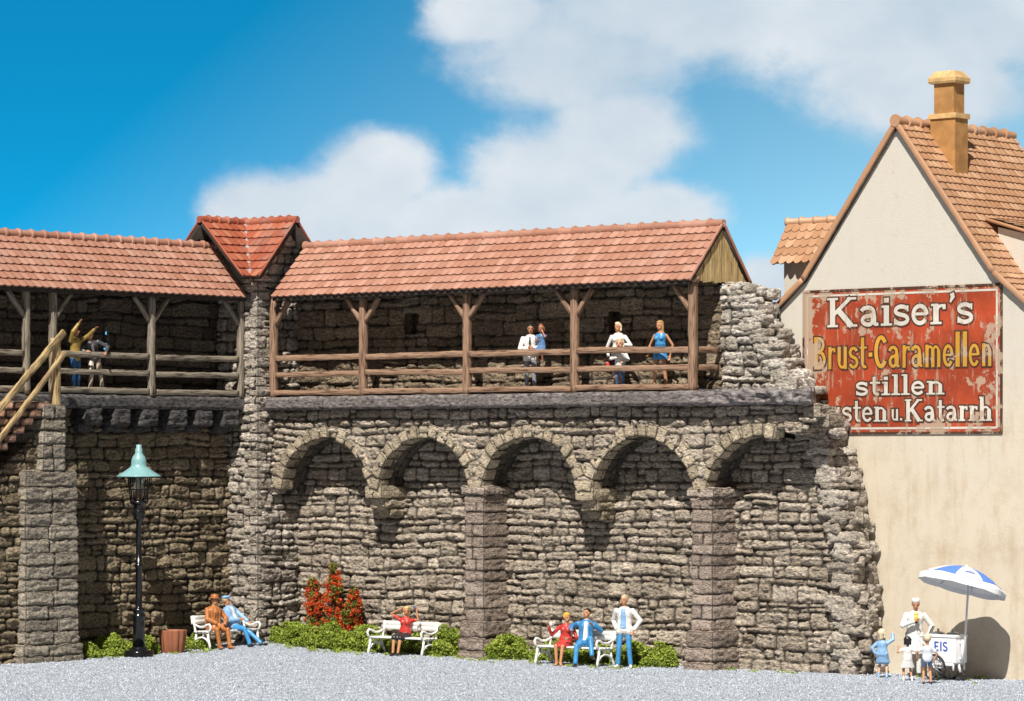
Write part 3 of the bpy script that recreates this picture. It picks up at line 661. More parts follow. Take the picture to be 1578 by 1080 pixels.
# ------------------------------------------------------------------ corner tower
def tower():
    r = thing('corner_tower', 'narrow stone corner tower with bright red valley roof between the two galleries', 'tower', .5, .8)
    OFF = (.5, -.8, 0); b1, b2 = 1.08, 1.54
    mb = MB(); panel(mb, -.4, b1, -.1, 9.75, on_v(b2), 31, row=.26, ln=.5); panel(mb, -.6, b2, -.1, 9.9, on_u(b1), 32, row=.26, ln=.5, flip=True)
    mb.box((-.8, -b2+.1, -.1), (b1-.1, .6, 9.9))
    rs = random.Random(8); z = -.1; i = 0
    while z < 9.75:
        h = rs.uniform(.2, .34); L = (.55, .34) if i % 2 else (.34, .55)
        blk(mb, b1-L[0]/2+.06, b2-L[1]/2+.06, z+h/2, L[0], L[1], h*1.0, rs.randint(1, 9999), amp=.035, res=.035, rnd=.06); z += h*.95; i += 1
    # gable triangles
    def tri(a, z, ac, zc): return z < 11.25-np.abs(a-.5)*1.05
    panel(mb, -.9, 1.9, 9.7, 11.3, on_u(b1+.0), 33, row=.26, ln=.5, flip=True, keep=tri)
    quad_prism(mb, [(b1-.08, -1.75, 9.8), (b1-.08, .85, 9.8), (b1-.08, -.5, 11.22)][::1], .3)
    quad_prism(mb, [(-1.9, -(b2-.05), 9.8), (1.0, -(b2-.05), 9.8), (-.45, -(b2-.05), 11.25)], .3)
    mb.obj('tower_wall', M['tower'], r, OFF)
    zr, ze = 11.50, 9.95; ur, vr, ue, ve = -.45, .5, 1.17, 1.91; ca, cb = 1.5, 2.2
    ro_ = MB(); sA = math.hypot(ve-vr, zr-ze); SA = unit((0, (ve-vr), (zr-ze))); kA = (ve-vr)/sA
    # slope facing +v : a runs along u from ur; visible part right of the valley
    tiles(ro_, (ur, -ve, ze), (1, 0, 0), SA, ca-ur, sA, 7, .24, lo=lambda s: (ue-ur)*(1-s/sA), seed=3)
    sB = math.hypot(ue-ur, zr-ze); SB = unit((-(ue-ur), 0, zr-ze))
    tiles(ro_, (ue, -vr, ze), (0, -1, 0), SB, cb-vr, sB, 7, .24, lo=lambda s: (ve-vr)*(1-s/sB), seed=4)
    # rear slopes
    tiles(ro_, (ca, .9, ze), (-1, 0, 0), unit((0, -(vr+.9), zr-ze)), ca-ur+1.0, math.hypot(vr+.9, zr-ze), 8, .24, seed=5)
    tiles(ro_, (-2.0, -cb, ze), (0, 1, 0), unit((ur+2.0, 0, zr-ze)), cb-vr+1.0, math.hypot(ur+2, zr-ze), 8, .24, seed=6)
    ro = ro_.obj('roof', M['tile_red'], r, OFF, smooth=False)
    mb = MB(); ridge_tiles(mb, (ur, -vr, zr+.06), (ca+.03, -vr, zr+.06), .1, .36, 2); ridge_tiles(mb, (ur, -vr, zr+.06), (ur, -cb-.03, zr+.06), .1, .36, 3); smooth_angle(mb.obj('ridge', M['tile_red'], ro, OFF))
    mb = MB(); dz = -.015
    quad_prism(mb, [(ue, -ve, ze+dz), (ca, -ve, ze+dz), (ca, -vr, zr+dz), (ur, -vr, zr+dz)], .09)
    quad_prism(mb, [(ue, -cb, ze+dz), (ue, -ve, ze+dz), (ur, -vr, zr+dz), (ur, -cb, zr+dz)], .09)
    quad_prism(mb, [(ca, .9, ze+dz), (ur-1, .9, ze+dz), (ur-1, -vr+.002, zr+dz), (ca, -vr+.002, zr+dz)], .09)
    quad_prism(mb, [(-2, -cb, ze+dz), (ur-.002, -cb, zr+dz), (ur-.002, -vr+1, zr+dz), (-2, -vr+1, ze+dz)], .09)
    mb.obj('roof_deck', M['under'], ro, OFF)
    mb = MB()
    mb.beam((ca, -ve-.02, ze+.0), (ca, -vr, zr+.05), .04, .055); mb.beam((ue+.02, -cb, ze), (ur, -cb, zr+.05), .04, .055); mb.beam((ca, .9, ze), (ca, -vr, zr+.05), .04, .055); mb.beam((-2, -cb, ze), (ur, -cb, zr+.05), .04, .055)
    mb.obj('verge_board', M['tile_red'], ro, OFF)
    mb = MB(); d = V3(ue-ur, -(ve-vr), ze-zr); mb.beam(V3(ur, -vr, zr)+V3(0, 0, .035), V3(ue, -ve, ze)+V3(0, 0, .035), .16, .05, n=30, wob=.03); mb.obj('valley_flashing', M['lead'], ro, OFF)
M['lead'] = m_paint('weathered_valley_mortar', (.33, .29, .28), .8, .4, 12, .2, .02)
tower()

# ------------------------------------------------------------------ stair and its stone pier
M['pier'] = m_stone('pier_stone', (.20, .175, .14), (.26, .23, .185), (.33, .295, .24), (.05, .043, .035))
def stair():
    r = thing('staircase', 'brick staircase with yellow timber handrail climbing to the left gallery on a tall stone pier', 'staircase', .9, 9.4)
    OFF = (.9, -9.4, 0); rs = random.Random(3)
    mb = MB(); z = -.15; i = 0
    while z < 6.25:
        h = rs.uniform(.29, .38); up = z > 4.55
        f = 1.42 if z > .35 else 1.5
        if up: v0, v1 = 8.66, 9.42
        else:
            k = .04*(6-z)/6*(1-z/4.6); v0, v1 = 8.26-k-(.1 if z < .35 else 0), 10.0+k+(.1 if z < .35 else 0)
        if 4.2 < z < 4.6: h = .42
        m = v0+(v1-v0)*rs.uniform(.38, .62)
        j = rs.uniform(-.03, .03)
        if rs.random() < .75:
            blk(mb, f/2+j, (v0+m)/2, z+h/2, f, m-v0, h, rs.randint(1, 999), amp=.042, res=.03, rnd=.07); blk(mb, f/2+rs.uniform(-.03, .03), (v1+m)/2, z+h/2, f, v1-m, h, rs.randint(1, 999), amp=.042, res=.03, rnd=.07)
        else: blk(mb, f/2+j, (v0+v1)/2, z+h/2, f, v1-v0, h, rs.randint(1, 999), amp=.042, res=.03, rnd=.08)
        z += h*.96
    mb.obj('stone_pier', M['pier'], r, OFF)
    mb = MB(); under = lambda a: 6.05-.745*(a-9.3)
    panel(mb, 9.3, 13.2, -.1, 6.1, on_u(1.1), 25, flip=True, keep=lambda a, z, ac, zc: z < under(a)-.25)
    for i in range(16): mb.box((.4, -(9.6+.24*(i+1)), -.1), (1.0+.001*(i % 2), -(9.6+.24*i), max(.2, under(9.6+.24*(i+1))-.3)))
    mb.obj('stair_wall', M['wall_dark'], r, OFF)
    n = 18
    for k in range(n):
        mb = MB(); z = 6.42-.205*k; v = 9.18+.275*k
        x = v; j = 0
        while x < v+1.05:
            L = .36 if j else .42
            blk(mb, .95+(.03 if j == 0 else -.02), x+L/2, z, .84, L*.97, .195, k*7+j, amp=.022, res=.05, rnd=.03); x += L; j += 1
        mb.obj('step', M['brick'], r, OFF)
    mb = MB(); mb.beam((1.3, -8.92, 6.3), (1.3, -8.92, 8.12), .2, .2, up=(0, 1, 0), wob=.014, seed=5); mb.obj('newel_post', M['wood_yellow'], r, OFF)
    for (v0, z0, v1, z1, w) in ((8.74, 8.28, 12.6, 4.70, .17), (8.70, 7.76, 12.6, 3.82, .13)):
        mb = MB(); mb.beam((1.42, -v0, z0), (1.42, -v1, z1), .07, w, wob=.02, seed=int(w*100)); mb.obj('handrail', M['wood_yellow'], r, OFF)
stair()

# ------------------------------------------------------------------ house
def m_plaster():
    k = NT('stained_plaster'); o = k.obj(); sp = k.n('ShaderNodeSeparateXYZ'); k.l(o, sp.inputs[0])
    n1 = k.noise(o, .55, 5, .6); n2 = k.noise(k.mapv(o, (2.2, 2.2, .5)), 1.2, 5, .65); n3 = k.noise(o, 26, 4, .7); n4 = k.noise(o, 3.5, 6, .75)
    low = k.step(k.m('ADD', sp.outputs[2], k.m('MULTIPLY', k.m('SUBTRACT', n1, .5), 6.0)), 8.6, 4.0)
    c = k.mix(low, (.56, .525, .455), (.60, .53, .42))
    c = k.mix(k.m('MULTIPLY', k.m('MULTIPLY', k.step(n2, .48, .75), .5), k.m('ADD', low, .25)), c, (.44, .33, .22)); c = k.mix(k.m('MULTIPLY', k.step(n4, .56, .74), .5), c, (.42, .32, .21))
    n5 = k.noise(o, .9, 8, .72); c = k.mix(k.m('MULTIPLY', k.m('MULTIPLY', k.step(n5, .45, .7), .5), low), c, (.40, .30, .195)); n6 = k.noise(o, 9, 6, .75); c = k.mix(k.m('MULTIPLY', k.step(n6, .66, .74), .55), c, (.30, .22, .15))
    c = k.mix(k.m('MULTIPLY', k.step(n3, .55, .75), .35), c, k.mix(1.0, c, (.72, .68, .62), 'MULTIPLY'))
    k.bump(n3, .012, .6); return k.set(c, .9, .15)
M['plaster'] = m_plaster()
M['ochre'] = m_paint('ochre_render', (.40, .21, .075), .75, .18, 3.5, .2, .006)
M['ochre_pale'] = m_paint('pale_ochre_cap', (.58, .38, .17), .75, .2, 5, .2, .006)
def house():
    r = thing('house', 'cream plastered house with steep orange tiled gable roof beside the broken wall end', 'house', 20.1, -.9)
    OFF = (20.1, .9, 0); c = 20.07; vf, vb = -.9, -5.85
    prof = [(16.55, -.2), (16.55, 8.80), (17.42, 9.50), (c, 13.0), (22.72, 9.46), (23.6, 8.76), (23.6, -.2)]
    mb = MB(); m = len(prof); V = [(u, -vf, z) for u, z in prof]+[(u, -vb, z) for u, z in prof]
    mb.add(V, None, [list(range(m-1, -1, -1)), list(range(m, 2*m))]+[[k, (k+1) % m, (k+1) % m+m, k+m] for k in range(m)])
    mb.obj('wall', M['plaster'], r, OFF, smooth=False)
    mb = MB(); dk = MB(); tr = MB(); y0 = .80; Ld = 5.1
    for s in (1, -1):
        pk = (c+s*2.72, 9.44); pe = (c+s*3.78, 8.58); pr = (c, 13.08)
        for (p, q, n, sd) in ((pk, pr, 20, 1), (pe, pk, 6, 2)):
            S = unit((q[0]-p[0], 0, q[1]-p[1])); L = math.hypot(q[0]-p[0], q[1]-p[1])
            A = (0, 1, 0); tiles(mb, (p[0], y0, p[1]), A, S, Ld, L, n, .21, seed=sd+s, th=.045, scal=.035)
            nn = unit((-(q[1]-p[1])*(-s), 0, abs(q[0]-p[0]))) 
            pts = [V3(p[0], y0+.01, p[1]), V3(p[0], y0+Ld, p[1]), V3(q[0], y0+Ld, q[1]), V3(q[0], y0+.01, q[1])]
            if np.cross(pts[1]-pts[0], pts[2]-pts[0])[2] < 0: pts = pts[::-1]
            quad_prism(dk, [x-V3(0, 0, .012) for x in pts], .07)
            tr.beam((p[0], y0-.02, p[1]-.01), (q[0], y0-.02, q[1]-.01), .07, .13, seed=sd)
    ro = mb.obj('roof', M['tile_house'], r, OFF, smooth=False); dk.obj('roof_deck', M['under'], ro, OFF); tr.obj('verge_board', M['tile_house'], ro, OFF)
    mb = MB(); ridge_tiles(mb, (c, y0-.06, 13.14), (c, y0+Ld, 13.14), .11, .45, 9); smooth_angle(mb.obj('ridge', M['tile_house'], ro, OFF))
    # chimney
    mb = MB(); mb.box((20.30, 1.9, 10.8), (21.0, 2.45, 13.22)); mb.box((20.37, 1.95, 13.3), (20.93, 2.40, 14.06)); ch = mb.obj('chimney', M['ochre'], ro, OFF, smooth=False)
    mb = MB(); mb.box((20.26, 1.86, 13.2), (21.04, 2.49, 13.32)); mb.obj('chimney_band', M['ochre_pale'], ch, OFF, smooth=False)
    mb = MB()
    a = lambda k, z: [(20.65-.39*k, 2.175-.31*k, z), (20.65+.39*k, 2.175-.31*k, z), (20.65+.39*k, 2.175+.31*k, z), (20.65-.39*k, 2.175+.31*k, z)]
    V = a(.95, 14.04)+a(1.02, 14.09)+a(1.02, 14.17)+a(.66, 14.34)
    mb.add(V, [(i*4+j, i*4+(j+1) % 4, i*4+4+(j+1) % 4, i*4+4+j) for i in range(3) for j in range(4)], [[3, 2, 1, 0], [12, 13, 14, 15]])
    mb.obj('chimney_cap', M['ochre_pale'], ch, OFF, smooth=False)
    # left dormer wing
    mb = MB(); mb.box((15.3, 2.82, -.2), (17.6, 3.9, 10.0)); dw = mb.obj('dormer', M['plaster'], r, OFF, smooth=False)
    mb = MB(); S = unit((0, .72, 1.03)); L = math.hypot(.72, 1.03); tiles(mb, (15.05, 2.62, 10.02), (1, 0, 0), S, 3.9, L, 5, .24, seed=12, th=.04, scal=.09, wave=.004)
    tiles(mb, (15.05, 4.06, 10.02), (1, 0, 0), unit((0, -.72, 1.03)), 3.9, L, 5, .24, seed=13, th=.04, scal=.09, wave=.004)
    dr = mb.obj('dormer_roof', M['tile_house'], dw, OFF, smooth=False)
    mb = MB(); quad_prism(mb, [(15.06, 2.62, 10.0), (18.95, 2.62, 10.0), (18.95, 3.34, 11.03), (15.06, 3.34, 11.03)], .06); quad_prism(mb, [(15.06, 3.341, 11.03), (18.95, 3.341, 11.03), (18.95, 4.06, 10.0), (15.06, 4.06, 10.0)], .06)
    ridge_tiles(mb, (15.02, 3.34, 11.08), (18.9, 3.34, 11.08), .09, .42, 15); mb.obj('dormer_ridge', M['tile_house'], dw, OFF)
    # right dormer, a low shed roof over a white cheek
    mb = MB(); f = [(22.15, 1.98, 9.9), (23.9, 1.98, 8.4), (23.9, 1.98, 10.12), (22.15, 1.98, 10.55)]; b = [(x, 4.4, z) for x, _, z in f]
    mb.add(f+b, None, [[3, 2, 1, 0], [4, 5, 6, 7]]+[[k, k+4, (k+1) % 4+4, (k+1) % 4] for k in range(4)]); dw = mb.obj('dormer', M['plaster'], r, OFF, smooth=False)
    mb = MB(); tiles(mb, (24.2, 1.82, 10.12), (0, 1, 0), unit((-2.3, 0, .68)), 2.8, math.hypot(2.3, .68), 9, .21, seed=22, th=.045); mb.obj('dormer_roof', M['tile_house'], dw, OFF, smooth=False)
    mb = MB(); quad_prism(mb, [(24.2, 1.83, 10.10), (24.2, 4.6, 10.10), (21.9, 4.6, 10.78), (21.9, 1.83, 10.78)], .08); mb.obj('dormer_deck', M['tile_house'], dw, OFF)
house()
# ------------------------------------------------------------------ painted advertising sign
def m_sign(name, col, wear=.56, var=.15):
    k = NT(name); o = k.obj(); n0 = k.noise(o, 30, 3, .6); n1 = k.noise(o, 1.5, 7, .68); n2 = k.noise(k.mapv(o, (5, 5, .8)), 1.6, 5, .7); n3 = k.noise(o, 1.0, 4)
    c = k.mix(k.step(n3, .4, .7), tuple(x*(1-var) for x in col), col); c = k.mix(k.m('MULTIPLY', k.step(n0, .45, .8), .35), c, k.mix(1.0, c, (.7, .66, .62), 'MULTIPLY'))
    c = k.mix(k.m('MULTIPLY', k.step(n2, .55, .66), .6), c, (.40, .30, .22))
    sp = k.n('ShaderNodeSeparateXYZ'); k.l(o, sp.inputs[0])
    ed = k.m('MAXIMUM', k.m('MULTIPLY', k.m('ABSOLUTE', k.m('DIVIDE', sp.outputs[0], 2.8)), 1.0), k.m('ABSOLUTE', k.m('DIVIDE', k.m('SUBTRACT', sp.outputs[2], 1.7), 1.7)))
    left = k.step(sp.outputs[0], -1.9, -2.8)
    w = k.m('ADD', n1, k.m('ADD', k.m('MULTIPLY', k.step(ed, .75, 1.0), .07), k.m('MULTIPLY', left, .07)))
    c = k.mix(k.m('MULTIPLY', k.step(w, wear+.015, wear+.05), .85), c, (.42, .32, .23))
    k.bump(n0, .006, .5); return k.set(c, .75, .25)
class Pen:
    """letters drawn as broad strokes on the plane y = -lift; every stroke sits a hair above the last"""
    def __init__(s, mb, lift): s.mb = mb; s.l = lift; s.k = 0
    def stroke(s, pts, w, closed=False):
        s.k += 1; y = -(s.l+.0004*(s.k % 9)); pts = [np.array(p, float) for p in pts]; n = len(pts); ww = w if hasattr(w, '__len__') else [w]*n; V = []
        for i, p in enumerate(pts):
            a = pts[i-1] if (i or closed) else p; b = pts[(i+1) % n] if (i < n-1 or closed) else p
            d = unit(b-a); nn = np.array([-d[1], d[0]])*ww[i]/2; V += [(p[0]+nn[0], y, p[1]+nn[1]), (p[0]-nn[0], y, p[1]-nn[1])]
        m = n if closed else n-1
        s.mb.add(V, [(2*i, 2*i+1, (2*i+3) % (2*n), (2*i+2) % (2*n)) for i in range(m)])
def arc(cx, cy, rx, ry, a0, a1, n=14): return [(cx+rx*math.cos(R(a0+(a1-a0)*i/n)), cy+ry*math.sin(R(a0+(a1-a0)*i/n))) for i in range(n+1)]
T, t_ = .20, .11
def ser(x, y, w=.30, h=.07): return ([(x-w/2, y), (x+w/2, y)], h)
def glyph(c, sf=True):
    """strokes in letter units: cap height 1, small letters .68; returns (strokes, advance)"""
    X = .68; S = []; h = .035
    a = S.append
    if c == 'K':
        a(([(.17, 0), (.17, 1)], T)); a(([(.20, .42), (.66, .98)], .12)); a(([(.34, .56), (.70, .02)], T*.95))
        if sf: a(ser(.17, h)); a(ser(.17, 1-h)); a(ser(.70, 1-h, .26)); a(ser(.72, h, .28))
        return S, .90
    if c == 'H':
        a(([(.17, 0), (.17, 1)], T)); a(([(.66, 0), (.66, 1)], T)); a(([(.17, .5), (.66, .5)], .1))
        for x in (.17, .66): a(ser(x, h)); a(ser(x, 1-h))
        return S, .86
    if c == 'B':
        a(([(.15, 0), (.15, 1)], T)); a(([(.1, .95)]+arc(.28, .75, .22, .20, 90, -90)+[(.1, .55)], .13)); a(([(.1, .53)]+arc(.30, .29, .25, .24, 90, -90)+[(.1, .05)], .14)); return S, .66
    if c == 'C':
        a((arc(.34, .5, .24, .44, 40, 320, 24), [.17]*25)); return S, .66
    if c == 'a':
        a((arc(.24, X-.20, .17, .15, 165, 0, 10)+[(.41, .30), (.41, .08)], [.13]*11+[T, T])); a(([(.41, .40)]+arc(.26, .20, .16, .15, 80, 290, 12)+[(.41, .16)], .13)); a(([(.41, .10), (.46, .05), (.54, .06)], .10)); return S, .60
    if c == 'i':
        a(([(.16, 0), (.16, X)], T)); a(([(.09, .86), (.23, .86)], .15))
        if sf: a(ser(.16, h)); a(([(.03, X-h), (.18, X-h)], .07))
        return S, .34
    if c == 'l':
        a(([(.16, 0), (.16, 1.05)], T))
        if sf: a(ser(.16, h)); a(([(.03, 1.05-h), (.18, 1.05-h)], .07))
        return S, .33
    if c == 's':
        p = arc(.23, X-.19, .16, .14, 20, 180, 9)+arc(.23, X-.19, .16, .13, 200, 250, 3)+arc(.23, .19, .17, .15, 70, 0, 5)+arc(.23, .19, .17, .14, -20, -165, 9); a((p, .13)); 
        if sf: a(([(.40, X-.22), (.40, X-.02)], .06)); a(([(.055, .02), (.055, .23)], .06))
        return S, .48
    if c == 'e':
        a((arc(.25, .34, .18, .29, 0, 325, 22), .13)); a(([(.08, .36), (.44, .36)], .09)); return S, .52
    if c in 'rnm':
        a(([(.16, 0), (.16, X)], T if sf else .15)); n = {'r': 0, 'n': 1, 'm': 2}[c]
        if sf: a(ser(.16, h)); a(([(.03, X-h), (.18, X-h)], .07))
        if c == 'r': a(([(.18, .42)]+arc(.33, .46, .13, .16, 150, 60, 6), [.09]*7+[.14])); a(([(.34, .57), (.42, .57)], .14)); return S, .46
        x = .16; st = .32 if sf else .27
        for i in range(n):
            a(([(x+.02, .42)]+arc(x+st*.5, .42, st*.5, .20, 150, 0, 9)+[(x+st, 0)], [.10]*9+[T if sf else .15]*3))
            x += st
            if sf: a(ser(x, h, .28))
        return S, x+.18
    if c == 'u':
        a(([(.15, X), (.15, .25)]+arc(.29, .22, .14, .17, 180, 340, 9), [.16]*2+[.11]*10)); a(([(.44, 0), (.44, X)], .16))
        if sf: a(([(.02, X-h), (.16, X-h)], .07)); a(([(.44, h), (.55, h)], .07))
        return S, .60
    if c == 't':
        a(([(.18, .95), (.18, .2)]+arc(.29, .18, .11, .13, 180, 300, 7), [.16]*2+[.12]*8)); a(([(.04, X-.04), (.38, X-.04)], .08)); return S, .42
    if c == 'h':
        a(([(.16, 0), (.16, 1.08)], T)); a(([(.18, .42)]+arc(.32, .42, .16, .20, 150, 0, 9)+[(.48, 0)], [.10]*9+[T]*3))
        a(ser(.16, h)); a(ser(.48, h, .28)); a(([(.03, 1.08-h), (.18, 1.08-h)], .07)); return S, .68
    if c == "'": a(([(.12, 1.02), (.15, .90), (.08, .72)], [.16, .15, .05])); return S, .24
    if c == '.': a(([(.04, .08), (.18, .08)], .15)); return S, .24
    if c == '-': a(([(.05, .42), (.22, .42)], .17)); return S, .30
    if c == 'E': a(([(.12, 0), (.12, 1)], .19)); a(([(.1, .92), (.52, .92)], .17)); a(([(.1, .5), (.46, .5)], .15)); a(([(.1, .08), (.52, .08)], .17)); return S, .64
    if c == 'I': a(([(.14, 0), (.14, 1)], .19)); return S, .34
    if c == 'S':
        a((arc(.29, .73, .2, .2, 25, 180, 9)+arc(.29, .73, .2, .2, 200, 255, 3)+arc(.29, .27, .21, .2, 75, 0, 5)+arc(.29, .27, .21, .2, -20, -160, 9), .17)); return S, .60
    if c == 'G': a((arc(.34, .5, .27, .42, 45, 340, 24), .14)); a(([(.36, .42), (.64, .42)], .12)); return S, .72
    if c == 'o': a((arc(.25, .34, .18, .27, 0, 360, 20), .12)); return S, .52
    return S, .35
def write(mbs, text, x0, x1, zb, cap, sf=True, xw=1.0, fat=0.0):
    """mbs: list of (mesh builder, lift, widening)"""
    tot = sum(glyph(c, sf)[1] for c in text); kx = (x1-x0)/tot
    for mb, lift, grow in mbs:
        pen = Pen(mb, lift); x = x0
        for c in text:
            S, adv = glyph(c, sf)
            for pts, w in S:
                ww = [(q*cap*xw+grow) for q in w] if hasattr(w, '__len__') else w*cap*xw+grow
                P = [np.array((x+p[0]*kx, zb+p[1]*cap)) for p in pts]
                if grow > 0:
                    e0 = unit(P[0]-P[1])*grow*.5; e1 = unit(P[-1]-P[-2])*grow*.5; P[0] = P[0]+e0; P[-1] = P[-1]+e1
                pen.stroke(P, ww)
            x += adv*kx
def sign():
    w2 = 2.8; H = 3.40
    r = thing('advertising_sign', 'weathered red painted sign with white and yellow German lettering on the house wall', 'sign', 20.13, -.9, 5.72)
    red = m_sign('worn_red_paint', (.44, .068, .024), .535, .35); wh = m_sign('worn_white_paint', (.66, .62, .54), .555, .2); ye = m_sign('worn_yellow_paint', (.64, .33, .035), .565, .25); br = m_sign('worn_brown_line', (.09, .04, .025), .60, .3)
    mb = MB(); mb.box((-w2, -.022, 0), (w2, .03, H)); mb.obj('panel', red, r, smooth=False)
    mb = MB(); e = .10
    for (a, b) in (((-w2+e, e), (w2-e, e)), ((w2-e, e), (w2-e, H-e)), ((w2-e, H-e), (-w2+e, H-e)), ((-w2+e, H-e), (-w2+e, e))):
        p = Pen(mb, .026); p.k = len(mb.V); p.stroke([a, b], .05)
    mb.obj('white_line', wh, r, smooth=False)
    mb = MB(); b = .045
    mb.box((-w2-b, -.035, -b), (w2+b, .03, .012)); mb.box((-w2-b, -.035, H-.012), (w2+b, .03, H+b)); mb.box((-w2-b, -.033, .0121), (-w2+.01, .03, H-.0121)); mb.box((w2-.01, -.033, .0121), (w2+b, .03, H-.0121))
    mb.obj('frame', br, r, smooth=False)
    o = -20.13
    lines = [("Kaiser's", 18.0+o, 22.22+o, 8.26-5.72, .70, True, 1.08, wh), ('Brust-Caramellen', 17.60+o, 22.75+o, 7.25-5.72, .78, False, .74, ye),
             ('stillen', 18.84+o, 21.42+o, 6.61-5.72, .46, True, 1.15, wh), ('Husten', 17.50+o, 19.80+o, 5.98-5.72, .52, True, .95, wh), ('u.', 19.86+o, 20.22+o, 6.0-5.72, .40, False, .85, wh), ('Katarrh', 20.26+o, 22.74+o, 5.98-5.72, .52, True, 1.0, wh)]
    for tx, a, bb, z, cap, sf, xw, mat in lines:
        A = MB(); B = MB(); write([(A, .034, 0.0)], tx, a, bb, z, cap, sf, xw); write([(B, .028, .075)], tx, a, bb, z, cap, sf, xw)
        lo = B.obj('letter_outline', br, r, smooth=False); A.obj('lettering', mat, lo, smooth=False)
sign()

# ------------------------------------------------------------------ lamp, tub, benches
M['glass'] = NT('lamp_glass'); M['glass'].b.inputs['Transmission Weight'].default_value = 1; M['glass'] = M['glass'].set((.9, .92, .9), .03)
M['copper'] = m_paint('copper_lamp_holder', (.45, .22, .10), .4, .15, 9, .5)
def lamp():
    r = thing('street_lamp', 'tall black cast iron street lamp with pale teal conical shade', 'street lamp', 1.45, 6.22)
    L = lambda name, prof, mat, n=20, parent=None: (lambda mb: (mb.lathe(prof, n=n), mb.obj(name, mat, parent or r))[1])(MB())
    b = L('base', [(.38, -.1), (.385, .0), (.385, .13), (.37, .16), (.22, .17), (.215, .23), (.175, .25), (.165, .27)], M['black'], 24)
    L('pole', [(.165, .25), (.15, .9), (.145, 1.0), (.175, 1.03), (.175, 1.07), (.14, 1.09), (.14, 1.16), (.17, 1.18), (.17, 1.23), (.10, 1.26), (.088, 1.3), (.082, 2.28), (.11, 2.30), (.12, 2.34), (.11, 2.38), (.078, 2.40), (.072, 3.50), (.13, 3.52), (.15, 3.57), (.13, 3.63), (.16, 3.66), (.17, 3.72), (.14, 3.76), (.13, 3.88), (.20, 3.92), (.235, 3.95), (.235, 4.0), (.1, 4.01)], M['black'])
    mb = MB()
    for k in range(8):
        a = R(k*45+10); c, s = math.cos(a), math.sin(a); mb.tube([(.215*c, .215*s, 3.99), (.285*c, .285*s, 4.66)], .017, 6)
    for z, rr in ((4.30, .249), (4.63, .285)): mb.tube([(rr*math.cos(R(x)), rr*math.sin(R(x)), z) for x in range(0, 361, 15)], .014, 5)
    mb.obj('lantern_cage', M['black'], r)
    mb = MB(); mb.lathe([(.06, 4.0), (.065, 4.28)]); ho = mb.obj('lamp_holder', M['copper'], r)
    mb = MB(); mb.lathe([(.05, 4.28), (.062, 4.36), (.058, 4.52), (.03, 4.58), (.001, 4.60)]); mb.obj('bulb', m_paint('frosted_bulb', (.75, .72, .64), .3, .02), ho)
    mb = MB(); mb.lathe([(.12, 4.0), (.13, 4.66)], n=20); mb.obj('glass_chimney', M['glass'], r)
    L('lamp_shade', [(.56, 4.62), (.575, 4.635), (.56, 4.655), (.38, 4.76), (.24, 4.86), (.20, 4.90), (.20, 4.97), (.19, 5.06), (.155, 5.15), (.11, 5.20), (.095, 5.24), (.09, 5.34), (.07, 5.36), (.072, 5.44), (.05, 5.45), (.0, 5.45)], M['teal'], 28)
lamp()
def tub():
    r = thing('planter_tub', 'terracotta brown ribbed tub beside the first white bench', 'tub', .95, 4.55, float(g(.95, 4.55)))
    k = NT('terracotta_brown'); n = k.noise(k.obj(), 8, 4, .6); k.set(k.mix(n, (.24, .085, .04), (.36, .14, .075)), .6, .35); terra = k.mat
    mb = MB(); n = 72; V = []; pr = [(.0, .27), (.02, .285), (.3, .325), (.58, .355), (.60, .355), (.60, .31), (.50, .30)]
    for i, (z, q) in enumerate(pr):
        for j in range(n):
            a = 2*math.pi*j/n; rib = .0 if i > 4 else .02*(1 if (j % 6) < 3 else -.6); V.append(((q+rib)*math.cos(a), (q+rib)*math.sin(a), z))
    mb.add(V, [(i*n+j, i*n+(j+1) % n, (i+1)*n+(j+1) % n, (i+1)*n+j) for i in range(len(pr)-1) for j in range(n)], [list(range(n-1, -1, -1))]); mb.obj('tub_body', terra, r)
    mb = MB(); mb.lathe([(.31, .46), (.3, .52), (.12, .54), (.0, .54)], n=20); mb.obj('soil', m_paint('dark_soil', (.05, .035, .025), .95, .5, 20, .1, .02), r)
tub()
def bench(label, u, v, z, rot, w=2.0):
    r = thing('park_bench', label, 'bench', u, v, z, rot, 'white benches along the walls')
    mb = MB()
    for i, y in enumerate((-.20, -.06, .08, .20)): mb.beam((-w/2, y, .45-.012*(i == 3)), (w/2, y, .45-.012*(i == 3)), .125, .04, n=8, wob=.002)
    mb.obj('seat', M['white'], r)
    mb = MB()
    for z0, y in ((.80, .335), (.69, .315)): mb.beam((-w/2-.03, y, z0), (w/2+.03, y, z0), .11, .035, up=(0, 1, .18), n=8, wob=.002)
    mb.obj('backrest', M['white'], r)
    for s in (-1, 1):
        x = s*(w/2-.06); mb = MB(); q = .034
        mb.tube([(x, -.30, .0), (x, -.29, .10), (x, -.24, .26), (x, -.22, .42)], q, 8); mb.tube([(x, .36, .0), (x, .34, .08), (x, .25, .20), (x, .20, .42)], q, 8)
        mb.tube([(x, -.25, .16), (x, -.16, .25), (x, -.02, .30), (x, .14, .27), (x, .29, .15)], q*.85, 8)
        mb.tube([(x, -.26, .42), (x, .0, .425), (x, .24, .42), (x, .28, .56), (x, .34, .86)], q*.9, 8)
        mb.tube([(x, -.22, .43), (x, -.31, .50), (x, -.33, .58), (x, -.28, .645), (x, -.18, .63), (x, -.06, .575), (x, .08, .565), (x, .20, .60), (x, .29, .62)], q*.9, 8)
        mb.tube([(x, -.05, .31), (x, -.04, .42)], q*.7, 6)
        mb.obj('cast_leg_frame', M['white'], r)
    return r
B1 = (1.0, 2.62); B2 = (6.05, 1.22); B3 = (12.15, 1.62)
zb1 = float(g(*B1))-.01; zb2 = float(g(*B2)); zb3 = 0.0
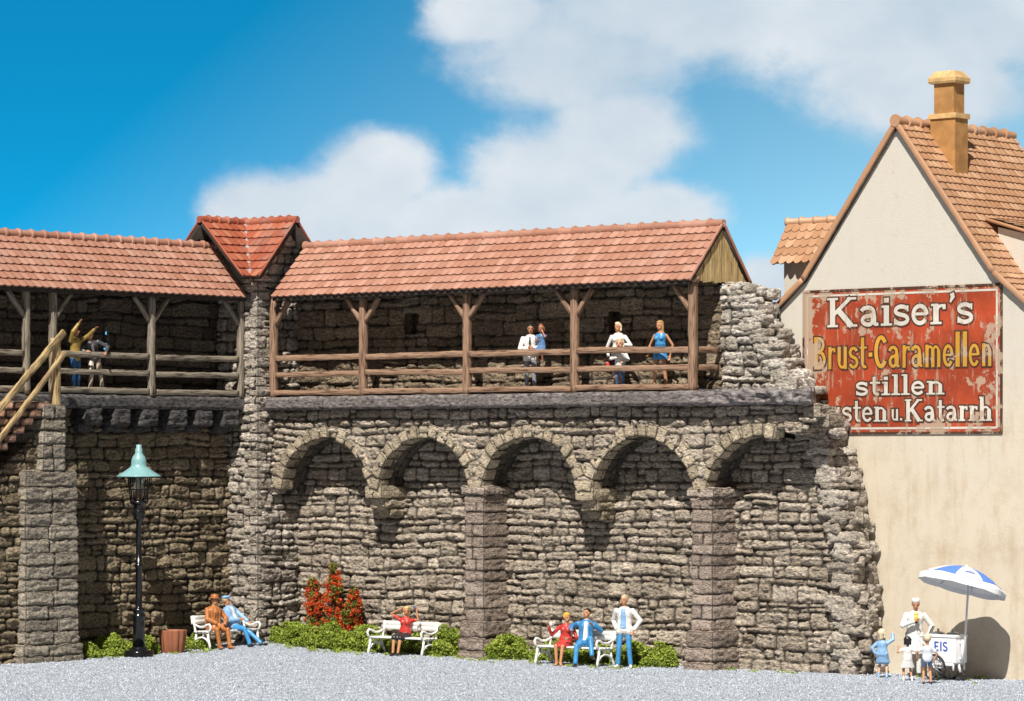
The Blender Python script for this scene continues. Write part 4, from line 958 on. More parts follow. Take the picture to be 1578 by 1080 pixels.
bench('white slatted bench with two old men, next to the brown tub', *B1, zb1, 90, 1.95)
bench('white slatted bench with the woman in a red blouse, left of the near pillar', *B2, zb2, 0, 2.0)
bench('white slatted bench with a woman and a man in blue, between the two pillars', *B3, zb3, 0, 2.1)

# ------------------------------------------------------------------ plants
def m_leaf(name, cols):
    k = NT(name); c = k.ramp(k.attr('tint'), cols); k.b.inputs['Subsurface Weight'].default_value = 0; k.set(c, .6, .25)
    return k.mat
M['leaf'] = m_leaf('yellow_green_leaves', [(0, (.09, .13, .012)), (.35, (.20, .27, .03)), (.75, (.31, .38, .055)), (1, (.44, .48, .11))])
M['leaf2'] = m_leaf('olive_leaves', [(0, (.05, .06, .01)), (.5, (.13, .15, .025)), (1, (.30, .28, .06))])
M['petal'] = m_leaf('red_flowers', [(0, (.42, .02, .006)), (.5, (.62, .045, .012)), (1, (.72, .12, .02))])
M['twig'] = m_paint('twig', (.07, .05, .03), .9, .3, 8, .1)
def leaves(mb, C, rs, size=(.025, .05), t=None, cup=True):
    """one small tilted leaf at every point of C"""
    n = len(C); s = rs.uniform(size[0], size[1], n); d = rs.normal(size=(n, 3)); d[:, 2] = np.abs(d[:, 2])*.8+.1; d /= np.linalg.norm(d, axis=1)[:, None]
    a = np.cross(d, rs.normal(size=(n, 3))); a /= np.linalg.norm(a, axis=1)[:, None]; b = np.cross(d, a)
    V = np.stack([C-a*s[:, None], C-b*s[:, None]*.6+d*s[:, None]*.2, C+a*s[:, None], C+b*s[:, None]*.6+d*s[:, None]*.2], 1).reshape(-1, 3)
    t = rs.rand(n) if t is None else t
    mb.add(V, np.arange(4*n).reshape(n, 4), t=np.repeat(t, 4))
def clump_points(rs, c, rad, n, hol=.55):
    d = rs.normal(size=(n, 3)); d /= np.linalg.norm(d, axis=1)[:, None]; r = rs.uniform(hol, 1, n)**.6; return np.asarray(c)+d*r[:, None]*np.asarray(rad)
def shrub(label, u, v, rx, ry, h, seed, n=46, group='low green shrubs at the foot of the walls'):
    r = thing('low_shrub', label, 'shrub', u, v, float(g(u, v)), group=group); rs = np.random.RandomState(seed); mb = MB(); tw = MB()
    for i in range(n):
        a = rs.uniform(0, 6.28); q = rs.rand()**.55; x, y = rx*q*math.cos(a), ry*q*math.sin(a); hz = h*(1-.55*q*q)*rs.uniform(.45, 1.05); k = rs.uniform(.08, .17)
        z = hz-k*.6; C = clump_points(rs, (x, y, z), (k*1.15, k*1.15, k*.85), int(150*(k/.12)**2)); leaves(mb, C, rs, (.018, .042), np.clip(rs.normal(.5+rs.uniform(-.18, .18), .22, len(C)), 0, 1))
        for j in range(3):
            f = rs.uniform(.1, .7); C = clump_points(rs, (x*1.02, y*1.02, z*f), (.12, .12, .10), 40); leaves(mb, C, rs, (.02, .045), np.clip(rs.normal(.35, .2, len(C)), 0, 1))
        tw.tube([(x*.4, y*.4, -.03), (x*.8, y*.8, z*.6), (x, y, z)], [.014, .010, .006], 5)
    mb.obj('foliage', M['leaf'], r, smooth=False); tw.obj('stem', M['twig'], r)
for a in [('spreading green shrub left of the lamp foot by the stone pier', .62, 7.55, .62, .42, .50, 1, 40), ('green shrub directly behind the lamp foot', .50, 6.35, .55, .42, .60, 2, 40),
          ('small green shrub behind the brown tub', .42, 5.15, .50, .36, .48, 3, 34), ('low green shrub in the corner behind the capped man', 1.72, .98, .50, .42, .62, 4, 46),
          ('round green shrub left below the red flowers', 2.35, 1.15, .62, .5, .66, 5, 52), ('broad green shrub right below the red flowers', 3.35, .95, .62, .5, .68, 6, 52), ('green shrub at the left end of the middle bench', 4.35, .72, .62, .45, .70, 7, 52),
          ('green shrub behind the seat of the middle bench', 5.6, .48, .75, .32, .60, 8, 46), ('upright green shrub between the middle bench and the near pillar', 7.18, .75, .40, .42, .80, 9, 46),
          ('green shrub just right of the near pillar', 9.15, .62, .55, .45, .64, 10, 46), ('green shrub hidden behind the red dressed woman', 10.7, .52, .75, .38, .58, 11, 46), ('green shrub behind the man in blue', 12.1, .5, .6, .36, .58, 12, 40),
          ('green shrub behind the standing man', 13.2, .6, .50, .42, .62, 13, 46), ('green shrub touching the far pillar', 14.15, .65, .50, .45, .60, 14, 46), ('low green shrub behind the old men on the bench', .5, 3.3, .5, .42, .42, 15, 34)]: shrub(*a)
def flower_bush():
    r = thing('flowering_shrub', 'upright shrub with three spires of bright red flowers in the wall corner', 'flowering shrub', 2.8, .45, float(g(2.8, .45))); rs = np.random.RandomState(9); F_ = MB(); P_ = MB(); S_ = MB()
    for (x, y, h, w) in ((-.70, -.05, 1.75, .27), (.05, .0, 2.18, .32), (.82, -.03, 1.52, .29)):
        S_.tube([(x*.4, y, -.05), (x*.9, y, h*.5), (x, y, h*.95)], [.03, .02, .006], 6)
        for i in range(100):
            f = rs.uniform(.12, 1.0); rr = w*(math.sin(min(1, (1-f)*1.9+.12)*math.pi/2))*rs.uniform(.35, 1.0); a = rs.uniform(0, 6.28); c = (x*(.75+.25*f)+rr*math.cos(a), y+rr*.8*math.sin(a), h*f)
            red = rs.rand() < (.72 if f > .28 else .4) and f < .97
            C = clump_points(rs, c, (.085, .085, .085), 60 if red else 70, .3)
            leaves(P_ if red else F_, C, rs, (.016, .034) if red else (.018, .04))
            if red: leaves(F_, clump_points(rs, c, (.1, .1, .1), 14, .5), rs, (.018, .036))
    F_.obj('foliage', M['leaf2'], r, smooth=False); P_.obj('flowers', M['petal'], r, smooth=False); S_.obj('stem', M['twig'], r)
flower_bush()
def tufts():
    rs = np.random.RandomState(12); mb = MB()
    spots = [(rs.uniform(1.6, 7.4), rs.uniform(1.2, 2.0)) for _ in range(26)]+[(rs.uniform(8.9, 14.3), rs.uniform(1.0, 2.3)) for _ in range(30)]+[(rs.uniform(.9, 1.7), rs.uniform(3.2, 8)) for _ in range(20)]+[(rs.uniform(15.9, 19), rs.uniform(.3, .9)) for _ in range(7)]+[(rs.uniform(20.5, 23.5), rs.uniform(-.8, 1)) for _ in range(6)]+[(rs.uniform(7.3, 9.2), rs.uniform(1.2, 1.5)) for _ in range(6)]
    for u, v in spots:
        x, y = W(u, v); k = rs.uniform(.04, .11); C = clump_points(rs, (x, y, float(g(u, v))+k*.25), (k*1.4, k*1.4, k*.6), int(40*(k/.07))); leaves(mb, C, rs, (.015, .032), np.clip(rs.normal(.55, .25, len(C)), 0, 1))
    o = mb.obj('ground_cover', M['leaf'], smooth=False); tag(o, 'scattered tufts of green moss along the edge of the gravel', None, kind='stuff')
tufts()

# ------------------------------------------------------------------ ice cream cart and parasol
M['cart'] = m_paint('white_enamel', (.80, .80, .79), .3, .03, 6, .5, .001); M['steel'] = m_paint('grey_steel', (.42, .42, .43), .3, .1, 9, .5); M['steel'].node_tree.nodes['Principled BSDF'].inputs['Metallic'].default_value = .8
M['rubber'] = m_paint('black_rubber', (.015, .015, .015), .6, .2, 9, .4); M['blue'] = m_paint('blue_letter_paint', (.03, .10, .42), .5, .1, 9)
def cart():
    r = thing('ice_cream_cart', 'white ice cream cart with blue lettering and two steel lids', 'cart', 22.22, .34)
    mb = MB(); w, d = .43, .26; b = .04
    ring = lambda k, z: [((w-k)*sx+0, (d-k)*sy, z) for sx, sy in ((-1, -1), (1, -1), (1, 1), (-1, 1))]
    def rr(k, z, n=5):
        o = []
        for cx, cy, a0 in ((w-b, d-b, 0), (-w+b, d-b, 90), (-w+b, -d+b, 180), (w-b, -d+b, 270)):
            for i in range(n): a = R(a0+90*i/(n-1)); o.append((cx+(b-k)*math.cos(a), cy+(b-k)*math.sin(a), z))
        return o
    V = []; L = [(0.03, .40), (0, .43), (0, 1.0), (-.02, 1.005), (-.02, 1.045), (.02, 1.06)]
    for k, z in L: V += rr(k, z)
    n = 20; mb.add(V, [(i*n+j, i*n+(j+1) % n, (i+1)*n+(j+1) % n, (i+1)*n+j) for i in range(len(L)-1) for j in range(n)], [list(range(n-1, -1, -1)), list(range((len(L)-1)*n, len(L)*n))]); body = mb.obj('cart_body', M['cart'], r); smooth_angle(body)
    for x in (-.20, .20):
        mb = MB(); mb.lathe([(.15, 1.055), (.155, 1.075), (.13, 1.10), (.07, 1.12), (.03, 1.125), (.02, 1.14), (.035, 1.16), (.03, 1.18), (.0, 1.185)], (x, 0, 0)); mb.obj('lid', M['steel'], r)
    mb = MB(); write([(mb, d+.004, 0)], 'EIS', -.14, .24, .68, .22, False, 1.0); mb.obj('lettering', M['blue'], body, smooth=False)
    for y in (-.32, .32):
        mb = MB(); mb.tube([(-.10+.29*math.cos(R(a)), y, .30+.29*math.sin(R(a))) for a in range(0, 361, 10)], .026, 8); wh = mb.obj('wheel', M['rubber'], r)
        mb = MB(); 
        for a in range(0, 180, 30): c, s = math.cos(R(a))*.27, math.sin(R(a))*.27; mb.tube([(-.10-c, y, .30-s), (-.10+c, y, .30+s)], .007, 5)
        mb.tube([(-.10, y-.03, .30), (-.10, y+.03, .30)], .035, 10); mb.obj('spokes', M['steel'], wh)
    mb = MB(); mb.beam((-.3, -.24, .38), (.36, -.24, .38), .03, .06, n=2, wob=0); mb.beam((-.3, .24, .38), (.36, .24, .38), .03, .06, n=2, wob=0); mb.beam((-.10, -.32, .30), (-.10, .32, .30), .04, .04, n=2, wob=0)
    for y in (-.22, .22): mb.beam((.36, y, .42), (.36, y, .24), .035, .04, n=2, wob=0)
    mb.beam((.38, -.05, .42), (.44, -.05, .20), .05, .05, n=2, wob=0); mb.obj('undercarriage', M['cart'], r)
    mb = MB(); mb.tube([(.45+.10*math.cos(R(a)), -.05, .10+.085*math.sin(R(a))) for a in range(0, 361, 20)], .028, 8); mb.obj('castor', M['rubber'], r)
    mb = MB(); mb.tube([(-.42, -.2, .80), (-.54, -.2, .90), (-.64, -.2, .98), (-.66, 0, .99), (-.64, .2, .98), (-.54, .2, .90), (-.42, .2, .80)], .022, 8); mb.obj('push_handle', M['cart'], r)
    mb = MB(); mb.tube([(.51, -.06, .46), (.51, -.06, .95)], .04, 10); mb.beam((.42, -.06, .52), (.51, -.06, .52), .04, .04, n=2, wob=0); mb.beam((.42, -.06, .88), (.51, -.06, .88), .04, .04, n=2, wob=0); mb.obj('parasol_socket', M['cart'], r)
    p = thing('parasol', 'tilted blue and white parasol above the ice cream cart', 'parasol', 22.82, .40, .5, yaw=0)
    mb = MB(); mb.tube([(-.05, 0, -.02), (.01, 0, 1.0), (.06, 0, 1.83)], .026, 10); mb.obj('pole', M['cart'], p)
    # canopy, tilted towards the right
    tilt = Matrix.Rotation(R(15), 3, 'Y') @ Matrix.Rotation(R(-7), 3, 'X'); top = Vector((.02, 0, 2.12))
    blue = m_paint('blue_canvas', (.10, .22, .60), .7, .06, 9, .2); whc = m_paint('white_canvas', (.78, .78, .78), .7, .04, 9, .2)
    RAD = 1.03; ns = 8; seg = 8
    def pt(q, a, dz=0): 
        rib = abs(((a/(2*math.pi)*ns) % 1)-.5)*2; rr = RAD*q*(1-.035*(1-rib)*q); z = -.40*q**1.9-.02*(1-rib)*q+dz
        return tuple(top+tilt @ Vector((rr*math.cos(a), rr*math.sin(a), z)))
    for name, mat, odd in (('white_panels', whc, 1), ('blue_panels', blue, 0)):
        mb = MB()
        for k in range(ns):
            if k % 2 != odd: continue
            for i in range(10):
                q0, q1 = i/10*.86+1e-3, (i+1)/10*.86
                for j in range(seg):
                    a0, a1 = (k+j/seg+.5)*2*math.pi/ns, (k+(j+1)/seg+.5)*2*math.pi/ns; mb.add([pt(q0, a0), pt(q0, a1), pt(q1, a1), pt(q1, a0), pt(q0, a0, -.008), pt(q0, a1, -.008), pt(q1, a1, -.008), pt(q1, a0, -.008)], [(0, 3, 2, 1), (4, 5, 6, 7)])
        o = mb.obj('canopy' if odd == 1 else 'blue_canopy_panel', mat, p, smooth=False)
        if odd == 1: can = o
        else: o.parent = can
    mb = MB()
    for k in range(ns*seg):
        a0, a1 = k*2*math.pi/ns/seg, (k+1)*2*math.pi/ns/seg; sc_ = lambda a: .11+.05*abs(math.sin((a/(2*math.pi)*ns+.5)*math.pi))
        lo = lambda a: tuple(Vector(pt(1.0, a))+tilt @ Vector((0, 0, -sc_(a)*.75)))
        mb.add([pt(.86, a0), pt(.86, a1), pt(1.0, a1), pt(1.0, a0), lo(a0), lo(a1), pt(.86, a0, -.008), pt(.86, a1, -.008), pt(.995, a0, -.006), pt(.995, a1, -.006)], [(0, 3, 2, 1), (3, 4, 5, 2), (6, 7, 9, 8)])
    mb.obj('valance', whc, can, smooth=False)
    mb = MB(); mb.tube([pt(.87, 2*math.pi*k/64, .004) for k in range(65)], .006, 4); mb.obj('edge_piping', M['blue'], can)
    for k in range(ns):
        a = (k+.5)*2*math.pi/ns; mb = MB(); mb.tube([pt(q, a, -.02) for q in (.03, .3, .6, .86, .98)], .007, 5); mb.obj('rib', M['steel'], can)
    mb = MB(); mb.sph(tuple(top+Vector((0, 0, .02))), .035); mb.obj('finial', M['cart'], can)
    # the maker's word on the white panels that face the square
    for k in (5, 7):
        mb = MB(); tot = sum(glyph(c, False)[1] for c in 'Gelato'); am = (k+1)*2*math.pi/ns; x = 0; kk = 0
        if k % 2: am = (k+1.0)*2*math.pi/ns
        for c in 'Gelato':
            S, adv = glyph(c, False)
            for pts, w in S:
                kk += 1; P = []
                for px_, py_ in pts: P.append((am+(x+px_-tot/2)*.13/1.0*.9, .66+(.35-py_)*.16))
                ww = .012; V = []
                for i in range(len(P)):
                    d = unit(np.array(P[min(i+1, len(P)-1)])-np.array(P[max(i-1, 0)])); nn = np.array([-d[1], d[0]])*ww
                    V += [pt(P[i][1]+nn[1], P[i][0]+nn[0], .004+.0004*(kk % 7)), pt(P[i][1]-nn[1], P[i][0]-nn[0], .004+.0004*(kk % 7))]
                mb.add(V, [(2*i, 2*i+1, 2*i+3, 2*i+2) for i in range(len(P)-1)])
            x += adv
        mb.obj('lettering', M['blue'], can, smooth=False)
cart()
# ------------------------------------------------------------------ people
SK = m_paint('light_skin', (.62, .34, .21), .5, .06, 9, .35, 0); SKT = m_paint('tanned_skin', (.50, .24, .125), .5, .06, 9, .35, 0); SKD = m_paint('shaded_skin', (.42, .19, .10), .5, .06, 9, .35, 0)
EYE = m_paint('dark_eye', (.02, .015, .012), .4, 0, 9, .5, 0); LIP = m_paint('lip', (.42, .08, .06), .45, 0, 9, .4, 0)
_pm = {}
def pmat(name, col):
    if name not in _pm: _pm[name] = m_paint(name, col, .34, .2, 16, .5, .006)
    return _pm[name]
def ik(a, c, l1, l2, hint):
    a = V3(*a); c = V3(*c); d = c-a; L = np.linalg.norm(d); mx = (l1+l2)*.995
    if L > mx: c = a+d/L*mx; d = c-a; L = mx
    u = d/L; x = (l1*l1-l2*l2+L*L)/(2*L); h = math.sqrt(max(l1*l1-x*x, 0)); hn = V3(*hint); hn = hn-u*(hn@u); hn = unit(hn)
    return a+u*x+hn*h, c
def person(label, u, v, z, yaw, H, clothes, skin=None, pelvis=(0, 0, .93), neck=(0, 0, 1.45), shx=(1, 0, 0), hands=((-.23, -.06, .84), (.23, -.06, .84)), elb=((-.5, .6, 0), (.5, .6, 0)),
           feet=((-.10, 0, .08), (.10, 0, .08)), knee=((0, -1, 0), (0, -1, 0)), toes=((-.15, -1, 0), (.15, -1, 0)), face=(0, -1, 0), female=False, child=False, fat=1.0, hair=None, group=None, headup=(0, 0, 1), seat=False):
    """feet are ankle points, hands are wrist points, all for a figure 1.75 m tall that faces -y; right side is -x"""
    r = thing('person', label, 'person', u, v, z, yaw=yaw, group=group); r.scale = (H/1.75,)*3
    sk = skin or SK; P = V3(*pelvis); N = V3(*neck); up = unit(N-P); sx = unit(V3(*shx)-up*(V3(*shx)@up)); fw = np.cross(sx, up)*1.0
    if fw[1] > 0 and abs(fw[1]) > .2 and not child: pass
    fw = np.cross(up, sx)*-1.0            # forward = -y for an upright figure
    if child: hs = 1.42
    else: hs = 1.0
    hipx = unit(V3(1, 0, 0)-up*up[0]); sw = .175 if female else .20; 
    if child: sw = .17
    SH = [N-up*.095-sx*sw, N-up*.095+sx*sw]; HP = [P-hipx*.09-up*.01, P+hipx*.09-up*.01]
    ua, fa, th, sh = .29, .26, .42, .42
    if child: ua, fa = .24, .21
    EL, HA, KN, AN = [], [], [], []
    for i in (0, 1):
        e, h = ik(SH[i], hands[i], ua, fa, elb[i]); EL.append(e); HA.append(h)
        kq, a = ik(HP[i], feet[i], th, sh, knee[i]); KN.append(kq); AN.append(a)
    # ---- segments
    seg = {'torso': [], 'uarm': [[], []], 'farm': [[], []], 'thigh': [[], []], 'shin': [[], []], 'foot': [[], []]}
    rings = [(-.10, .10, .085), (-.03, .155*(1.06 if female else 1), .115), (.08, .158*(1.05 if female else 1), .118), (.24, .125 if female else .145, .098), (.38, .150 if female else .170, .118), (.44, .155 if female else .178, .105), (.49, .115, .09), (.53, .062, .058)]
    tl = np.linalg.norm(N-P)
    def torso(mb, t0=-.2, t1=.6, inf=0.0):
        R_ = []
        for q, a, b in rings:
            if q < t0 or q > t1: continue
            k = max(0, min(1, q/.5)); s_ = unit(hipx*(1-k)+sx*k); f_ = np.cross(up, s_)
            R_.append((P+up*q*tl/.52, s_*(a*fat+inf), f_*(b*(1+(fat-1)*1.6)+inf)))
        mb.loft(R_, 14)
        if female and not child and t1 > .4:
            for s in (-1, 1): mb.ell(P+up*.36*tl/.52+sx*s*.065+fw*.085, sx*(.06+inf*.6), up*(.06+inf*.6), fw*(.055+inf*.6))
    def arm(mb, i, inf=0.0, upto=1.0, fore=True):
        r0, r1, r2 = (.047, .040, .029) if not female else (.041, .034, .026)
        mb.cap(SH[i], SH[i]+(EL[i]-SH[i])*(upto if not fore else 1), r0+inf, (r1+(r0-r1)*(1-upto) if not fore else r1)+inf)
        if fore: mb.cap(EL[i], EL[i]+(HA[i]-EL[i])*upto, r1+inf, r2+inf*1.0)
    def leg(mb, i, inf=0.0, upto=1.0, shin=True, flare=0.0):
        a, b, c = .083, .056, .037
        mb.cap(HP[i], KN[i] if shin else HP[i]+(KN[i]-HP[i])*upto, a+inf, b+inf+(0 if shin else .01))
        if shin:
            m = KN[i]+(AN[i]-KN[i])*.3; e = KN[i]+(AN[i]-KN[i])*upto
            mb.cap(KN[i], m, b+inf, .052+inf); mb.cap(m, e, .052+inf, c+inf+flare)
    def foot(mb, i, inf=0.0):
        t = unit(toes[i]); a = AN[i]; mb.cap(a+V3(0, 0, -.015), a+V3(0, 0, -.035)+t*.06, .036+inf, .034+inf); mb.cap(a-t*.04+V3(0, 0, -.04), a+t*.15+V3(0, 0, -.048), .034+inf, .027+inf)
    # ---- head
    hf = unit(face); hu = unit(V3(*headup)-hf*(V3(*headup)@hf)); hx = np.cross(hf, hu); hs *= 1.1; HC = N+up*.055*hs+hu*.09*hs+hf*.02
    q = hs
    bm = MB(); torso(bm)
    for i in (0, 1): arm(bm, i); leg(bm, i); foot(bm, i)
    bm.cap(N-up*.04, HC-hu*.04, .054, .050)
    bm.ell(HC+hu*.018*q-hf*.008, hx*.074*q, hf*.092*q, hu*.098*q, 16, 10); bm.ell(HC-hu*.048*q+hf*.026*q, hx*.055*q, hf*.058*q, hu*.062*q)
    bm.cap(HC+hf*.078*q+hu*.006*q, HC+hf*.100*q-hu*.026*q, .010*q, .015*q, 8)
    for s in (-1, 1): bm.ell(HC+hx*s*.074*q-hf*.005, hx*.010*q, hf*.020*q, hu*.030*q, 8, 6); bm.cap(HC+hx*s*.012+hf*.080*q+hu*.028*q, HC+hx*s*.045+hf*.070*q+hu*.026*q, .009, .008, 6)
    for i in (0, 1):                       # hands with fingers and thumb
        d = unit(HA[i]-EL[i]); s = -1 if i == 0 else 1; side = hipx if abs(d@hipx) < .8 else V3(0, 0, 1)
        n = unit(np.cross(d, side)); w = np.cross(n, d); k = .85 if child else 1
        c = HA[i]+d*.045*k; bm.ell(c, w*.036*k, n*.017*k, d*.052*k, 10, 6); cu = -n if (n@fw) < 0 else n; cu = fw*.6+V3(0, 0, .3)-d*((fw*.6+V3(0, 0, .3))@d); cu = unit(cu)
        for f in range(4):
            L = (.066, .076, .071, .054)[f]*k; o = c+d*.042*k+w*(f-1.5)*.0185*k; m = o+d*L*.55+cu*L*.12; bm.cap(o, m, .0105, .0095, 6); bm.cap(m, m+d*L*.38+cu*L*.30, .0095, .008, 6)
        o = c-d*.02*k-w*s*.026*k; bm.cap(o, o-w*s*.024*k+d*.025*k+cu*.008, .012, .0105, 6); bm.cap(o-w*s*.024*k+d*.025*k+cu*.008, o-w*s*.028*k+d*.055*k+cu*.016, .0105, .009, 6)
    def skinned(mb, name, mat, vox, parent=r):
        o = mb.obj(name, mat, parent); md = o.modifiers.new('remesh', 'REMESH'); md.mode = 'VOXEL'; md.voxel_size = vox; md.use_smooth_shade = True
        sm = o.modifiers.new('smooth', 'SMOOTH'); sm.factor = .5; sm.iterations = 2; return o
    body = skinned(bm, 'body', sk, .0095)
    em = MB()
    for s in (-1, 1): em.ell(HC+hx*s*.031*q+hf*.079*q+hu*.012*q, hx*.013*q, hf*.010*q, hu*.007*q, 8, 5)
    em.obj('eyes', EYE, body)
    em = MB(); em.ell(HC+hf*.082*q-hu*.055*q, hx*.024*q, hf*.008*q, hu*.006*q, 8, 5); em.obj('mouth', LIP, body)
    # ---- hair and hats
    if hair:
        kind, hm = hair; mb = MB()
        mb.ell(HC+hu*.036*q-hf*.022*q, hx*.083*q, hf*.088*q, hu*.092*q, 16, 10)
        if kind == 'short': mb.ell(HC+hu*.066*q+hf*.016*q, hx*.068*q, hf*.062*q, hu*.042*q)
        if kind == 'fringe': mb.ell(HC+hu*.075*q+hf*.035*q, hx*.066*q, hf*.052*q, hu*.036*q)
        if kind in ('bob', 'long', 'curly'):
            for s in (-1, 1): mb.cap(HC+hx*s*.066*q+hu*.02*q-hf*.02*q, HC+hx*s*.07*q-hu*.07*q-hf*.025*q, .030*q, .026*q)
            mb.cap(HC-hf*.06*q+hu*.02, HC-hf*.06*q-hu*.075*q, .055*q, .045*q); mb.ell(HC+hu*.08*q+hf*.03*q, hx*.065*q, hf*.05*q, hu*.034*q)
        if kind == 'long':
            mb.cap(HC-hf*.06-hu*.05, HC-hf*.085-hu*.30, .062, .05)
            for s in (-1, 1): mb.cap(HC+hx*s*.06-hf*.03-hu*.05, HC+hx*s*.075-hf*.05-hu*.26, .035, .026)
        if kind == 'curly':
            rs = np.random.RandomState(3)
            for _ in range(26): d = unit(rs.normal(size=3)); d = d if d@hf < .35 else -d; mb.sph(HC+hu*.03*q+(hx*d[0]+hf*d[1]*0+hu*abs(d[2]))*.075*q-hf*(.03+.05*abs(d[1]))*q, .03*q, 8, 5)
        if kind == 'bald':
            mb = MB(); mb.ell(HC-hu*.01-hf*.045, hx*.079, hf*.052, hu*.055)
        skinned(mb, 'hair', hm, .011, body)
    S = dict(torso=torso, arm=arm, leg=leg, foot=foot, P=P, N=N, HP=HP, KN=KN, AN=AN, SH=SH, EL=EL, HA=HA, HC=HC, hx=hx, hf=hf, hu=hu, up=up, sx=sx, fw=fw, hipx=hipx, tl=tl, q=q, fat=fat)
    for c in clothes: c(S, r, skinned)
    return r, S
# garments: each returns a builder
def top(name, mat, inf=.016, sleeve=1.0, hem=.0, t1=.6, armed=True):
    def f(S, r, sk):
        mb = MB(); S['torso'](mb, -.2 if hem <= 0 else -.04, t1, inf)
        if hem < 0:                                   # coat skirt or long tail hanging from the waist
            dn = V3(0, 0, -1); mid = (S['KN'][0]+S['KN'][1])/2
            for i in (0, 1): mb.cap(S['HP'][i], S['HP'][i]+(S['KN'][i]-S['HP'][i])*(-hem), .105+inf, .095+inf)
        if armed:
            for i in (0, 1):
                if sleeve >= .99: S['arm'](mb, i, inf, .94)
                else: S['arm'](mb, i, inf+.006, sleeve, False)
        sk(mb, name, mat, .0115)
    return f
def trousers(mat, inf=.010, upto=.94, name='trousers', flare=.012, shin=True):
    def f(S, r, sk):
        mb = MB(); S['torso'](mb, -.2, .12, inf)
        for i in (0, 1): S['leg'](mb, i, inf, upto, shin, flare)
        sk(mb, name, mat, .0115)
    return f
def skirt(mat, ln=.9, name='skirt', seated=False, w0=.13, flare=.05):
    def f(S, r, sk):
        mb = MB(); S['torso'](mb, -.2, .26, .012)
        if seated:
            for i in (0, 1): mb.cap(S['HP'][i], S['HP'][i]+(S['KN'][i]-S['HP'][i])*ln, .105, .085)
            a = (S['HP'][0]+S['HP'][1])/2; b = (S['KN'][0]+S['KN'][1])/2; mb.cap(a, a+(b-a)*ln, .10, .085)
        else:
            top_ = S['P']+S['up']*.03; mid = (S['KN'][0]+S['KN'][1])/2; e = S['P']+(mid-S['P'])*ln; w = abs((S['KN'][1]-S['KN'][0])@S['hipx'])/2
            mb.loft([(top_, S['hipx']*.17, S['fw']*.13), ((top_+e)/2, S['hipx']*(.175+flare*.5), S['fw']*(.14+flare*.5)), (e, S['hipx']*(.155+w*.3+flare), S['fw']*(.14+flare))], 18)
        sk(mb, name, mat, .0115)
    return f
def shoes(mat, sock=None):
    def f(S, r, sk):
        for i in (0, 1): mb = MB(); S['foot'](mb, i, .008); sk(mb, 'shoe', mat, .010)
        if sock:
            for i in (0, 1): mb = MB(); a, k = S['AN'][i], S['KN'][i]; mb.cap(a-V3(0, 0, .01), a+(k-a)*.22, .046, .048); sk(mb, 'sock', sock, .010)
    return f
def shirt_front(mat, w=.075, name='shirt', t0=.05, t1=.47, out=.022):
    def f(S, r, sk):
        mb = MB(); n = 7; rg = []
        for i in range(n):
            q = t0+(t1-t0)*i/(n-1); d = np.interp(q, [.0, .24, .38, .47, .52], [.118, .098, .118, .098, .065])*(1+(S['fat']-1)*1.6)
            c = S['P']+S['up']*q*S['tl']/.52+S['fw']*(d-.008); rg.append((c, S['sx']*w*(1-.25*i/(n-1)), S['fw']*(out+.014)))
        mb.loft(rg, 12); sk(mb, name, mat, .0115)
    return f
def tie(mat, ln=.22):
    def f(S, r, sk):
        mb = MB(); a = S['P']+S['up']*.47*S['tl']/.52+S['fw']*.13; b = a-S['up']*ln+S['fw']*.025; mb.loft([(a, S['sx']*.02, S['fw']*.012), ((a+b)/2, S['sx']*.022, S['fw']*.012), (b, S['sx']*.03, S['fw']*.012)], 8); mb.obj('tie', mat, r)
    return f
def collar(mat):
    def f(S, r, sk):
        mb = MB(); mb.loft([(S['N']-S['up']*.035, S['sx']*.095, S['fw']*.085), (S['N']+S['up']*.02, S['sx']*.068, S['fw']*.068)], 14); sk(mb, 'collar', mat, .010)
    return f
def hat(mat, kind='brim'):
    def f(S, r, sk):
        mb = MB(); c = S['HC']+S['hu']*.055*S['q']; x, y, z = S['hx'], S['hf'], S['hu']
        if kind == 'brim': mb.loft([(c, x*.145, y*.155), (c+z*.012, x*.150, y*.16), (c+z*.02, x*.095, y*.108), (c+z*.085, x*.088, y*.10), (c+z*.105, x*.06, y*.07)], 20); mb.obj('hat', mat, r)
        elif kind == 'cap': mb.loft([(c-z*.005, x*.086, y*.10), (c+z*.035, x*.11, y*.125), (c+z*.06, x*.10, y*.115), (c+z*.075, x*.05, y*.06)], 20); mb.loft([(c+y*.05, x*.075, z*.008), (c+y*.13-z*.012, x*.07, z*.008), (c+y*.165-z*.02, x*.035, z*.007)], 12); mb.obj('cap', mat, r)
        else: mb.loft([(c-z*.02-y*.015, x*.086, y*.098), (c+z*.05-y*.015, x*.090, y*.10), (c+z*.075-y*.015, x*.07, y*.08)], 20); mb.obj('cap', mat, r)
    return f
def lapel(mat):                                          # open jacket edges beside the shirt
    def f(S, r, sk):
        mb = MB()
        for s in (-1, 1):
            pts = []
            for q, w in ((.02, .10), (.22, .085), (.36, .078), (.49, .05)):
                d = np.interp(q, [0, .24, .38, .47, .52], [.118, .098, .118, .098, .065])*(1+(S['fat']-1)*1.6); pts.append(S['P']+S['up']*q*S['tl']/.52+S['fw']*(d+.022)+S['sx']*s*w)
            mb.tube(pts, [.02, .022, .024, .018], 8)
        sk(mb, 'lapel', mat, .0105)
    return f
def ws(r, S, p):                                          # a point of a figure in world coordinates
    return r.matrix_world @ Vector(p)
SIT = dict(pelvis=(0, .03, .56))
